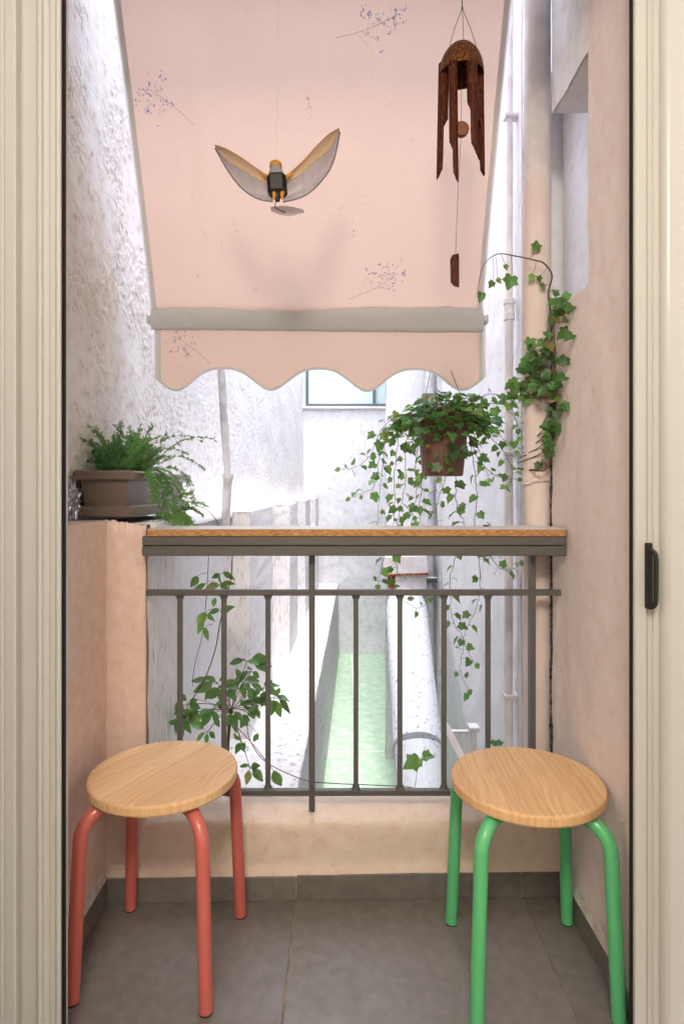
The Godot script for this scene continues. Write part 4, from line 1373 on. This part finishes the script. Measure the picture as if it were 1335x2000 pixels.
	for k in 5:
		var bp := pxs([[1010 + k * 5, 905 - k * 10, 1.84], [1076, 870 - k * 20, 1.755], [1080 + (k % 3) * 2, 800 - k * 40, 1.752], [1077, 700 - k * 15, 1.752]])
		var sp := smooth_path(bp, 8)
		for i in sp.size():
			sp[i] += Vector3(rng.randfn(0, 0.002), 0, absf(rng.randfn(0, 0.002)))
		sb.tube(sp, [0.0016], 5)
	var lone := [[1045, 498, 0.03, 0.1, 1], [998, 530, 0.045, -0.3, -1], [985, 508, 0.018, 0.5, -1], [962, 540, 0.022, -0.6, -1], [970, 535, 0.020, 0.9, -1], [940, 562, 0.032, -0.2, -1], [1040, 527, 0.022, -0.6, -1], [1050, 530, 0.020, 0.4, -1], [1055, 545, 0.024, 0.9, -1], [1035, 652, 0.034, -0.2, -1], [1040, 665, 0.022, -0.9, -1], [1086, 578, 0.024, -0.2, 0], [1100, 580, 0.026, 1.0, 0]]
	for q in lone:
		var d := 1.78 if q[0] > 1000 else 1.84
		var p := at(q[0], q[1] - 10 * q[4], d)
		var near: Vector3 = path[0]
		for z in path:
			if z.distance_to(p) < near.distance_to(p):
				near = z
		sb.tube([near, near.lerp(p, 0.5) + Vector3(0.002, -0.002, 0), p], [0.0006], 4, false)
		put_leaf(c, ivy_shapes, p, Vector3(q[3], q[4] if q[4] != 0 else 0.3, 0.1), Vector3(0.2, 0.3, 1), q[2], 0.35)
	var clumps := [[1085, 605, 26, 18, 12], [1098, 598, 18, 10, 6], [1100, 640, 10, 20, 4], [1062, 665, 14, 16, 5], [1045, 685, 12, 12, 3], [1096, 702, 16, 10, 4], [1066, 695, 10, 8, 3], [1035, 715, 24, 20, 14], [1005, 745, 16, 22, 9], [1050, 745, 26, 20, 14], [1070, 760, 20, 22, 10], [1095, 740, 10, 12, 3], [1015, 775, 20, 14, 8], [1092, 790, 12, 20, 7], [1078, 830, 10, 26, 9], [1070, 858, 16, 16, 6], [1048, 906, 8, 8, 2]]
	for q in clumps:
		for k in q[4]:
			var u: float = q[0] + rng.randfn(0, 0.55) * q[2]
			var v: float = q[1] + rng.randfn(0, 0.55) * q[3]
			var d := (1.76 if u > 1060 else 1.82) - rng.randf() * 0.06
			if u > 1080:          # keep clear of the wall plane
				d = minf(d, 0.600 * FOCAL / (u - 666.0))
			var p := at(u, v, d)
			var anchor := at(lerpf(u, 1077, 0.75) + rng.randfn(0, 3), lerpf(v, q[1], 0.5) + rng.randf_range(0, 14), 1.77)
			sb.tube([anchor, anchor.lerp(p, 0.6) + Vector3(0, 0.006, 0.003), p], [0.0009, 0.0006], 4, false)
			put_leaf(c, ivy_shapes, p, Vector3(rng.randfn(0, 0.8), rng.randf_range(-1.2, 0.2), rng.randf_range(0.0, 0.6)), Vector3(rng.randfn(0, 0.4), 0.4, 0.9), rng.randf_range(0.017, 0.036), 0.34)
	part(c, "stems", sb.done(), M.stem)

func make_creeper() -> void:
	var sides := []
	for v in 3:
		var h := [Vector2(0, 0)]
		var steps := 8
		for i in range(1, steps):
			var y := float(i) / steps
			var w: float = sin(pow(y, 0.75) * PI) * [0.29, 0.33, 0.24][v]
			h.append(Vector2(w, y))
			h.append(Vector2(w * 0.86, y + 0.045))
		h.append(Vector2(0, 1))
		creeper_shapes.append(leaf_mesh(h, [0.15, 0.3, 0.05][v], [0.25, 0.1, 0.4][v]))
	var root := at(452, 1470, 1.98)
	var o := thing("creeper", "leafy green creeper growing up outside the railing behind the red stool", "climbing plant", root)
	var sb := Build.new()
	var hub := at(452, 1385, 1.98)
	sb.tube(smooth_path([at(447, 1575, 1.98), at(444, 1500, 1.98), at(446, 1440, 1.98), at(450, 1400, 1.98), hub], 5), [0.007, 0.006, 0.005], 8)
	# groups: stalk end, then leaves [tip u, tip v, length in px, width shape]
	var groups := [
		[[482, 1292, 1.98], [[448, 1293], [468, 1288], [500, 1290], [522, 1286], [553, 1300], [540, 1312]]],
		[[490, 1312, 1.94], [[455, 1332], [470, 1320], [505, 1322], [490, 1300]]],
		[[425, 1335, 1.96], [[360, 1322], [378, 1350], [404, 1322], [438, 1322], [398, 1330]]],
		[[440, 1345, 1.92], [[400, 1362], [468, 1342], [418, 1372], [452, 1330]]],
		[[368, 1375, 1.95], [[350, 1355], [330, 1412], [340, 1432], [362, 1422], [378, 1368], [388, 1382], [335, 1390]]],
		[[415, 1385, 1.90], [[388, 1400], [405, 1402], [432, 1372], [425, 1412], [395, 1420]]],
		[[505, 1378, 1.95], [[470, 1372], [488, 1385], [520, 1360], [500, 1392], [522, 1352]]],
		[[535, 1362, 1.92], [[578, 1392], [548, 1400], [512, 1378], [560, 1360], [530, 1395], [545, 1345]]],
		[[455, 1390, 1.90], [[458, 1425], [442, 1418], [470, 1405]]],
		[[488, 1395, 1.97], [[478, 1402], [498, 1400], [470, 1420]]],
		[[470, 1450, 1.95], [[462, 1468], [476, 1466], [458, 1440]]],
		[[488, 1500, 1.95], [[475, 1495], [505, 1510], [482, 1530], [500, 1496], [512, 1524]]],
		[[530, 1500, 1.92], [[548, 1534], [520, 1498]]],
		[[405, 1430, 1.96], [[372, 1410], [382, 1445], [402, 1452], [420, 1440]]],
		[[350, 1400, 1.93], [[326, 1425], [336, 1440], [352, 1442], [372, 1428], [345, 1375], [365, 1390]]],
		[[470, 1330, 2.0], [[430, 1340], [445, 1355], [490, 1345], [505, 1330], [462, 1308], [478, 1360]]],
		[[512, 1345, 1.97], [[545, 1338], [495, 1358], [530, 1330], [540, 1352]]],
	]
	for g in groups:
		var e := at(g[0][0], g[0][1], g[0][2])
		var start := hub if g[0][1] < 1440 else at(462, 1420, 1.97)
		sb.tube(smooth_path([start, start.lerp(e, 0.5) + Vector3(0, 0.012, 0.01), e], 6), [0.0019, 0.0015, 0.0012], 6)
		for l in g[1]:
			var tip := at(l[0], l[1], g[0][2] + rng.randf_range(-0.05, 0.03))
			var stem_end := e.lerp(tip, 0.22) + Vector3(0, 0.004, 0)
			sb.tube([e, stem_end], [0.0008], 4, false)
			var dirn := tip - stem_end
			var size := clampf(dirn.length() * 1.1, 0.034, 0.062)
			put_leaf(o, creeper_shapes, stem_end, dirn, Vector3(rng.randfn(0, 0.45), rng.randf_range(0.3, 1.0), rng.randf_range(0.2, 1.0)), size, 0.08)
	for q in 26:      # loose small leaves round the hub
		var p := at(450 + rng.randfn(0, 42), 1375 + rng.randfn(0, 28), 1.98 + rng.randfn(0, 0.03))
		sb.tube([hub.lerp(p, 0.4), p], [0.0009, 0.0006], 4, false)
		put_leaf(o, creeper_shapes, p, Vector3(rng.randfn(0, 0.8), rng.randf_range(-1.0, 0.1), rng.randf_range(0, 0.5)), Vector3(rng.randfn(0, 0.5), 0.6, 0.7), rng.randf_range(0.028, 0.05), 0.1)
	# thin shoots hanging from the rail top, and the wire-like runner along the bottom
	part(o, "stems", sb.done(), M.stem)
	var h := thing("hanging_creeper", "thin creeper shoots hanging from under the counter board at the left", "climbing plant", at(430, 1085, 1.83))
	var hb := Build.new()
	hb.tube(smooth_path(pxs([[454, 1070, 1.84], [452, 1120, 1.84], [444, 1160, 1.85], [430, 1215, 1.86], [420, 1270, 1.88], [400, 1325, 1.90], [376, 1365, 1.93]]), 6), [0.0018], 6)
	hb.tube(smooth_path(pxs([[408, 1070, 1.84], [406, 1120, 1.84], [402, 1180, 1.85], [395, 1240, 1.86], [380, 1300, 1.88], [376, 1340, 1.9]]), 6), [0.0010], 5)
	for q in [[436, 1118, 448, 1124], [430, 1122, 420, 1126], [428, 1142, 412, 1146], [430, 1142, 440, 1148], [432, 1140, 430, 1132], [434, 1140, 446, 1138], [386, 1125, 378, 1138], [402, 1140, 384, 1148], [402, 1196, 392, 1212], [404, 1200, 412, 1206], [396, 1214, 390, 1228], [428, 1190, 416, 1194], [430, 1196, 444, 1188], [420, 1168, 418, 1178], [400, 1225, 402, 1240]]:
		var p := at(q[0], q[1], 1.85)
		var tip := at(q[2], q[3], 1.84)
		put_leaf(h, creeper_shapes, p, tip - p, Vector3(rng.randfn(0, 0.4), 0.6, 0.8), (tip - p).length() * 1.7, 0.6)
		var near := at(lerpf(405, 446, clampf((q[0] - 390) / 40.0, 0, 1)), q[1] - 6, 1.85)
		hb.tube([near, near.lerp(p, 0.5) + Vector3(0, 0.003, 0), p], [0.0006], 4, false)
	part(h, "stems", hb.done(), M.stem)
	var tw := thing("creeper_runner", "bare dark runner trailing along behind the lower rail", "climbing plant", at(600, 1525, 1.9))
	var tb := Build.new()
	tb.tube(smooth_path(pxs([[482, 1400, 1.96], [486, 1440, 1.96], [510, 1480, 1.95], [545, 1503, 1.93], [600, 1525, 1.92], [650, 1530, 1.92], [720, 1533, 1.92], [780, 1536, 1.92], [812, 1541, 1.92], [838, 1560, 1.92]]), 6), [0.0014], 6)
	tb.tube(smooth_path(pxs([[809, 1541, 1.92], [814, 1510, 1.92], [818, 1482, 1.92], [834, 1476, 1.91], [848, 1474, 1.90]]), 6), [0.0008], 5)
	for q in [[816, 1484, 788, 1496, 0.9], [818, 1482, 806, 1496, 1.0], [826, 1478, 849, 1476, 0.8]]:
		var p := at(q[0], q[1], 1.92)
		var tip := at(q[2], q[3], 1.90)
		put_leaf(tw, ivy_shapes, p, tip - p, Vector3(0, 0.8, 0.6), (tip - p).length() * 1.15 * q[4], 0.5)
	part(tw, "stems", tb.done(), M.stem)
	var sp := thing("seedling", "tiny green seedling leaf peeping over the back of the green stool", "plant", at(970, 1452, 1.80))
	for q in [[970, 1452, 985, 1447], [968, 1453, 958, 1448]]:
		var p := at(q[0], q[1], 1.80)
		var tip := at(q[2], q[3], 1.80)
		put_leaf(sp, ivy_shapes, p, tip - p, Vector3(0, 1, 0.5), 0.022, 0.7)
	var ssb := Build.new()
	ssb.tube(smooth_path(pxs([[975, 1565, 1.80], [972, 1500, 1.80], [969, 1452, 1.80]]), 5), [0.0009], 5)
	part(sp, "stems", ssb.done(), M.green_stem)

# feathery frond: arching stem, side twigs, needle leaves
func frond(sb: Build, nb: Build, p: Vector3, dirn: Vector3, length: float, droop: float, tuft: float, needle := 0.008) -> void:
	var q := p
	var d := dirn.normalized()
	var n := 12
	var pts := [q]
	for i in n:
		q += d * (length / n)
		d = (d + Vector3.DOWN * droop / n + Vector3(rng.randfn(0, 0.05), rng.randfn(0, 0.03), rng.randfn(0, 0.05))).normalized()
		pts.append(q)
	sb.tube(pts, [0.0009, 0.0006, 0.0004], 4, false)
	for i in range(3, n + 1):
		var t: Vector3 = (pts[i] - pts[i - 1]).normalized()
		var s := t.cross(Vector3.UP + Vector3(rng.randfn(0, 0.3), 0, rng.randfn(0, 0.3))).normalized()
		for side in [-1.0, 1.0, -0.6, 0.6]:
			var a: Vector3 = pts[i].lerp(pts[i - 1], rng.randf())
			var tw: Vector3 = (s * side + t * rng.randf_range(0.5, 1.1) + Vector3(0, rng.randfn(0, 0.25), rng.randfn(0, 0.2))).normalized()
			var tl := tuft * rng.randf_range(0.5, 1.0) * lerpf(1.0, 0.45, float(i) / n)
			var e := a + tw * tl
			needle_at(nb, a, e, 0.0005)
			for m in 6:
				var c := a.lerp(e, (m + 1) / 6.0)
				for z in 2:
					var nd := (tw * 0.7 + Vector3(rng.randfn(0, 0.6), rng.randfn(0, 0.6), rng.randfn(0, 0.6))).normalized()
					needle_at(nb, c, c + nd * needle * rng.randf_range(0.6, 1.2), 0.0007)

func needle_at(nb: Build, a: Vector3, e: Vector3, w: float) -> void:
	var t := e - a
	var s := t.cross(Vector3(0.2, 0.1, 1)).normalized() * w
	var nrm := Vector3(rng.randfn(0, 0.3), 0.5, 1).normalized()
	nb.tri(a - s, a + s, e, nrm, nrm, nrm)

func make_planter() -> void:
	var t := thing("planter", "long brown plastic planter on a saucer standing on the left ledge", "planter", Vector3(-0.66, 1.046, -1.98))
	var f := 1.705
	var r := 2.27
	var slant := 0.030      # the planter follows the wall
	var side := func(x0: float, x1: float, y0: float, y1: float, d0: float, d1: float, c: float) -> ArrayMesh:
		var b := Build.new()
		b.box(Vector3(x0, y0, -d1), Vector3(x1, y1, -d0), c)
		for i in b.v.size():
			b.v[i].x += (-b.v[i].z - f) * slant
		return b.done()
	# body: tapering trough
	var b := Build.new()
	var lo := [Vector3(-0.716, 1.082, -f - 0.012), Vector3(-0.600, 1.082, -f - 0.012), Vector3(-0.592, 1.082, -r + 0.012), Vector3(-0.700, 1.082, -r + 0.012)]
	var hi := [Vector3(-0.724, 1.160, -f - 0.004), Vector3(-0.592, 1.160, -f - 0.004), Vector3(-0.582, 1.160, -r + 0.004), Vector3(-0.706, 1.160, -r + 0.004)]
	var mid: Vector3 = (lo[0] + hi[2]) / 2.0
	for i in 4:
		var j := (i + 1) % 4
		b.quad(lo[i], lo[j], hi[j], hi[i], (lo[i] + hi[j]) / 2.0 - mid)
	b.quad(lo[0], lo[1], lo[2], lo[3], Vector3.DOWN)
	part(t, "trough", b.done(), M.planter)
	# rim as four rounded bars
	part(t, "rim", side.call(-0.7415, -0.574, 1.152, 1.180, f - 0.010, f + 0.010, 0.005), M.planter)
	part(t, "rim", side.call(-0.7415, -0.574, 1.152, 1.180, r - 0.010, r + 0.008, 0.005), M.planter)
	part(t, "rim", side.call(-0.594, -0.574, 1.1525, 1.1795, f + 0.009, r - 0.009, 0.005), M.planter)
	part(t, "rim", side.call(-0.7415, -0.722, 1.1525, 1.1795, f + 0.009, r - 0.009, 0.005), M.planter)
	part(t, "soil", side.call(-0.717, -0.599, 1.148, 1.159, f + 0.012, r - 0.012, 0.001), M.soil)
	part(t, "saucer", side.call(-0.732, -0.581, 1.050, 1.0825, f - 0.008, r + 0.004, 0.004), M.planter)
	# crumpled foil beside it
	var fo := thing("foil", "crumpled silver foil stuffed between planter and rough wall", "foil", Vector3(-0.745, 1.04, -1.69))
	b = Build.new()
	var cn := noise(60.0, 701, 3)
	var pts := []
	for j in 26:
		for i in 26:
			var a := TAU * i / 25.0
			var h := PI * j / 25.0
			var dirn := Vector3(cos(a) * sin(h), cos(h), sin(a) * sin(h))
			var k := 1.0 + cn.get_noise_3d(dirn.x * 0.05, dirn.y * 0.05, dirn.z * 0.05) * 1.1
			pts.append(Vector3(-0.735, 1.088, -1.690) + dirn * Vector3(0.014, 0.042, 0.016) * k)
	for j in 25:
		for i in 25:
			var m: Vector3 = pts[j * 26 + i] - Vector3(-0.735, 1.088, -1.690)
			b.quad(pts[j * 26 + i], pts[j * 26 + i + 1], pts[j * 26 + i + 27], pts[j * 26 + i + 26], m)
	part(fo, "sheet", b.done(), M.foil)
	# fern in the planter
	var o := thing("asparagus_fern", "dense feathery asparagus fern growing in the brown planter", "fern", Vector3(-0.66, 1.16, -1.85))
	var sb := Build.new()
	var nb := Build.new()
	var lb := Build.new()
	for k in 105:
		var p := Vector3(rng.randf_range(-0.70, -0.61), 1.158, -rng.randf_range(1.76, 2.0))
		var d := Vector3(rng.randf_range(-0.6, 0.55), rng.randf_range(0.8, 1.7), rng.randf_range(-0.4, 0.45))
		if p.x + d.x * 0.1 < -0.73:
			d.x = absf(d.x) * 0.3
		frond(sb, nb if rng.randf() < 0.75 else lb, p, d, rng.randf_range(0.07, 0.175), rng.randf_range(0.6, 1.7), 0.026, 0.007)
	for k in 4:      # long arching fronds to the right
		var p := Vector3(rng.randf_range(-0.66, -0.60), 1.16, -rng.randf_range(1.80, 1.95))
		frond(sb, nb, p, Vector3(rng.randf_range(0.35, 0.75), 1.15, rng.randf_range(-0.2, 0.3)), rng.randf_range(0.21, 0.29), 2.1, 0.024)
	var fd := part(o, "foliage", nb.done(), M.fern_dark)
	fd.set_meta("kind", "stuff")
	part(o, "pale_foliage", lb.done(), M.fern_light).set_meta("kind", "stuff")
	part(o, "stems", sb.done(), M.green_stem)
	# trailing fern over the side
	var o2 := thing("trailing_fern", "thin feathery fern trailing down the planter's right side to the counter board", "fern", Vector3(-0.56, 1.16, -1.80))
	sb = Build.new()
	nb = Build.new()
	lb = Build.new()
	for k in 10:
		var p := Vector3(-0.600 + rng.randf() * 0.03, 1.172, -rng.randf_range(1.74, 2.0))
		frond(sb, nb if k % 3 else lb, p, Vector3(rng.randf_range(0.3, 1.0), rng.randf_range(0.1, 0.7), rng.randf_range(-0.1, 0.5)), rng.randf_range(0.12, 0.24), rng.randf_range(3.2, 6.0), 0.026, 0.010)
	part(o2, "foliage", nb.done(), M.fern_dark).set_meta("kind", "stuff")
	part(o2, "pale_foliage", lb.done(), M.fern_light).set_meta("kind", "stuff")
	part(o2, "stems", sb.done(), M.green_stem)
	var o3 := thing("ledge_fern", "bright green low fern tuft on the ledge right of the planter", "fern", Vector3(-0.50, 1.03, -2.0))
	sb = Build.new()
	nb = Build.new()
	for k in 16:
		var p := Vector3(-0.580 + rng.randf() * 0.035, 1.030, -rng.randf_range(1.84, 2.12))
		frond(sb, nb, p, Vector3(rng.randf_range(0.2, 1.0), rng.randf_range(0.3, 0.8), rng.randf_range(-0.3, 0.4)), rng.randf_range(0.06, 0.15), rng.randf_range(1.5, 2.6), 0.024, 0.010)
	part(o3, "foliage", nb.done(), M.fern_light).set_meta("kind", "stuff")
	sb.tube(smooth_path(pxs([[358, 1000, 1.98], [385, 988, 1.95], [412, 1003, 1.93], [430, 1030, 1.91], [434, 1060, 1.90]]), 6), [0.0012], 5)
	part(o3, "stems", sb.done(), M.stem)

# ------------------------------------------------------------------ door and room
func make_door() -> void:
	var l := thing("door_frame", "cream metal door frame with tracks along the left edge of the picture", "door frame", Vector3(-0.6, 0, -1.15))
	# [u0, u1, depth of the face]
	for q in [[-90, 7, 1.150], [7.5, 30, 1.153], [30, 44, 1.176], [44, 73, 1.179], [73, 80, 1.162], [80, 96, 1.174], [96, 109, 1.180], [109, 117, 1.174]]:
		var d: float = q[2]
		part(l, "profile", block((q[0] - 666.0) * d / FOCAL, (q[1] - 666.0) * d / FOCAL, 0.0, 2.30, d, 1.184, 0.0022), M.cream)
	part(l, "brush_seal", block((60 - 666.0) * 1.186 / FOCAL, (124 - 666.0) * 1.186 / FOCAL, 0.0, 2.30, 1.186, 1.199, 0.001), M.seal)
	part(l, "reveal", block(-0.66, (124.5 - 666.0) * 1.205 / FOCAL, 0.0, 2.30, 1.201, 1.226, 0.002), M.cream)
	var r := thing("sliding_door", "cream sliding door edge with a black pull handle at the right", "door", Vector3(0.65, 0, -1.15))
	part(r, "brush_seal", block((1227 - 666.0) * 1.215 / FOCAL, 0.64, 0.0, 2.30, 1.205, 1.215, 0.001), M.seal)
	for q in [[1239, 1262, 1.194], [1262.5, 1274, 1.199], [1274.5, 1287, 1.196]]:
		var d: float = q[2]
		part(r, "profile", block((q[0] - 666.0) * d / FOCAL, (q[1] - 666.0) * d / FOCAL, 0.0, 2.30, d, 1.204, 0.0012), M.cream)
	# stile with a rounded nose
	var b := Build.new()
	var pts := []
	for j in 2:
		for k in 14:
			var a := PI / 2.0 * k / 13.0
			pts.append(Vector3(0.6185 + 0.016 * (1.0 - sin(PI / 2.0 - a)) , 2.30 * j, -1.198 + 0.018 * sin(a)))
		pts.append(Vector3(0.80, 2.30 * j, -1.180))
	b.sheet(pts, [], 15, 2, Vector3(-0.3, 0, 1))
	part(r, "stile", b.done(), M.cream)
	part(r, "core", block(0.633, 0.80, 0.0, 2.30, 1.182, 1.204, 0.0), M.cream)
	# handle
	var hp := part(r, "handle", block((1260.5 - 666.0) * 1.188 / FOCAL, (1273 - 666.0) * 1.188 / FOCAL, 0.897, 1.0245, 1.186, 1.2, 0.0015), M.black)
	part(hp, "grip", tube_mesh(smooth_path([at(1266, 1075, 1.185), at(1272, 1076, 1.178), at(1278, 1081, 1.174), at(1280.5, 1092, 1.172), at(1280.5, 1130, 1.172), at(1280, 1172, 1.172), at(1277, 1183, 1.174), at(1271, 1186, 1.178), at(1266, 1186, 1.185)], 5), [0.0046], 14), M.black)
	var h := thing("door_head", "cream door head joining both jambs above the opening", "door frame", Vector3(0, 2.3, -1.1))
	part(h, "profile", block(-0.72, 0.80, 2.302, 2.38, 0.99, 1.20, 0.003), M.cream)
	# room the picture is taken from
	var fl := setting("room_floor")
	part(fl, "boards", block(-1.7, 1.7, -0.12, -0.002, -3.0, 1.018, 0.0), M.room_floor)
	var sl := thing("door_sill", "cream sill between the room floor and the balcony tiles", "sill", Vector3(0, 0, -1.0))
	part(sl, "profile", block(-0.60, 0.64, -0.001, 0.012, 0.97, 1.06, 0.003), M.cream)
	var ce := setting("room_ceiling")
	part(ce, "slab", block(-1.8, 1.8, 2.62, 2.80, -3.1, 0.998, 0.0), M.ceiling)
	var w := thing("room_wall", "cream wall of the room around the balcony door", "wall", Vector3(0, 0, -1.05))
	part(w, "left_part", block(-1.8, -0.625, -0.1, 2.618, 1.0, 1.028, 0.0), M.room_wall)
	part(w, "right_part", block(0.81, 1.8, -0.1, 2.618, 1.0, 1.098, 0.0), M.room_wall)
	part(w, "over_door", block(-0.624, 0.808, 2.382, 2.618, 1.0, 1.098, 0.0), M.room_wall)
	var w2 := thing("room_wall", "cream wall on the left side of the room behind the viewer", "wall", Vector3(-1.75, 0, 1.0))
	part(w2, "face", block(-1.8, -1.7, -0.1, 2.618, -3.0, 0.998, 0.0), M.room_wall)
	var w3 := thing("room_wall", "cream wall on the right side of the room behind the viewer", "wall", Vector3(1.75, 0, 1.0))
	part(w3, "face", block(1.7, 1.8, -0.1, 2.618, -3.0, 0.998, 0.0), M.room_wall)
	var w4 := thing("room_wall", "cream back wall of the room behind the viewer", "wall", Vector3(0, 0, 3.05))
	part(w4, "face", block(-1.8, 1.8, -0.1, 2.618, -3.1, -3.002, 0.0), M.room_wall)
	# ceiling lamp whose warm light reaches the balcony
	var lp := thing("ceiling_lamp", "round warm ceiling lamp in the room behind the viewer", "lamp", Vector3(-0.1, 2.62, 0.7))
	b = Build.new()
	var prof := []
	for k in 17:
		var a := -PI / 2.0 + PI * k / 16.0
		prof.append(Vector2(cos(a) * 0.22, sin(a) * 0.22))
	b.lathe(prof, Vector3(-0.1, 2.36, 0.7), 40)
	part(lp, "globe", b.done(), M.lamp_glow)
	part(lp, "stem", tube_mesh([Vector3(-0.1, 2.53, 0.7), Vector3(-0.1, 2.62, 0.7)], [0.02], 16), M.alu)
	var li := OmniLight3D.new()
	li.name = "lamp_light"
	lp.add_child(li)
	li.position = Vector3(0, -0.26, 0)
	li.light_color = Color(1.0, 0.955, 0.895)
	li.light_energy = 0.265
	li.light_size = 0.21
	li.omni_range = 8.0
	li.omni_attenuation = 2.0
	li.shadow_enabled = true

func _ready() -> void:
	rng.seed = 20240607
	make_view()
	make_materials()
	make_balcony()
	make_shaft()
	make_door()
	make_pipes()
	make_railing()
	make_awning()
	make_stool("round pine stool with red tubular legs at the left wall", Vector3(-0.428, 0, -1.487), -0.085, -0.47, M.red_paint, M.pine)
	make_stool("round pine stool with green tubular legs at the right wall", Vector3(0.436, 0, -1.447), 0.0, 0.03, M.green_paint, M.pine_warm)
	make_chime()
	make_bird()
	make_planter()
	make_ivy()
	make_creeper()
	join_leaves()
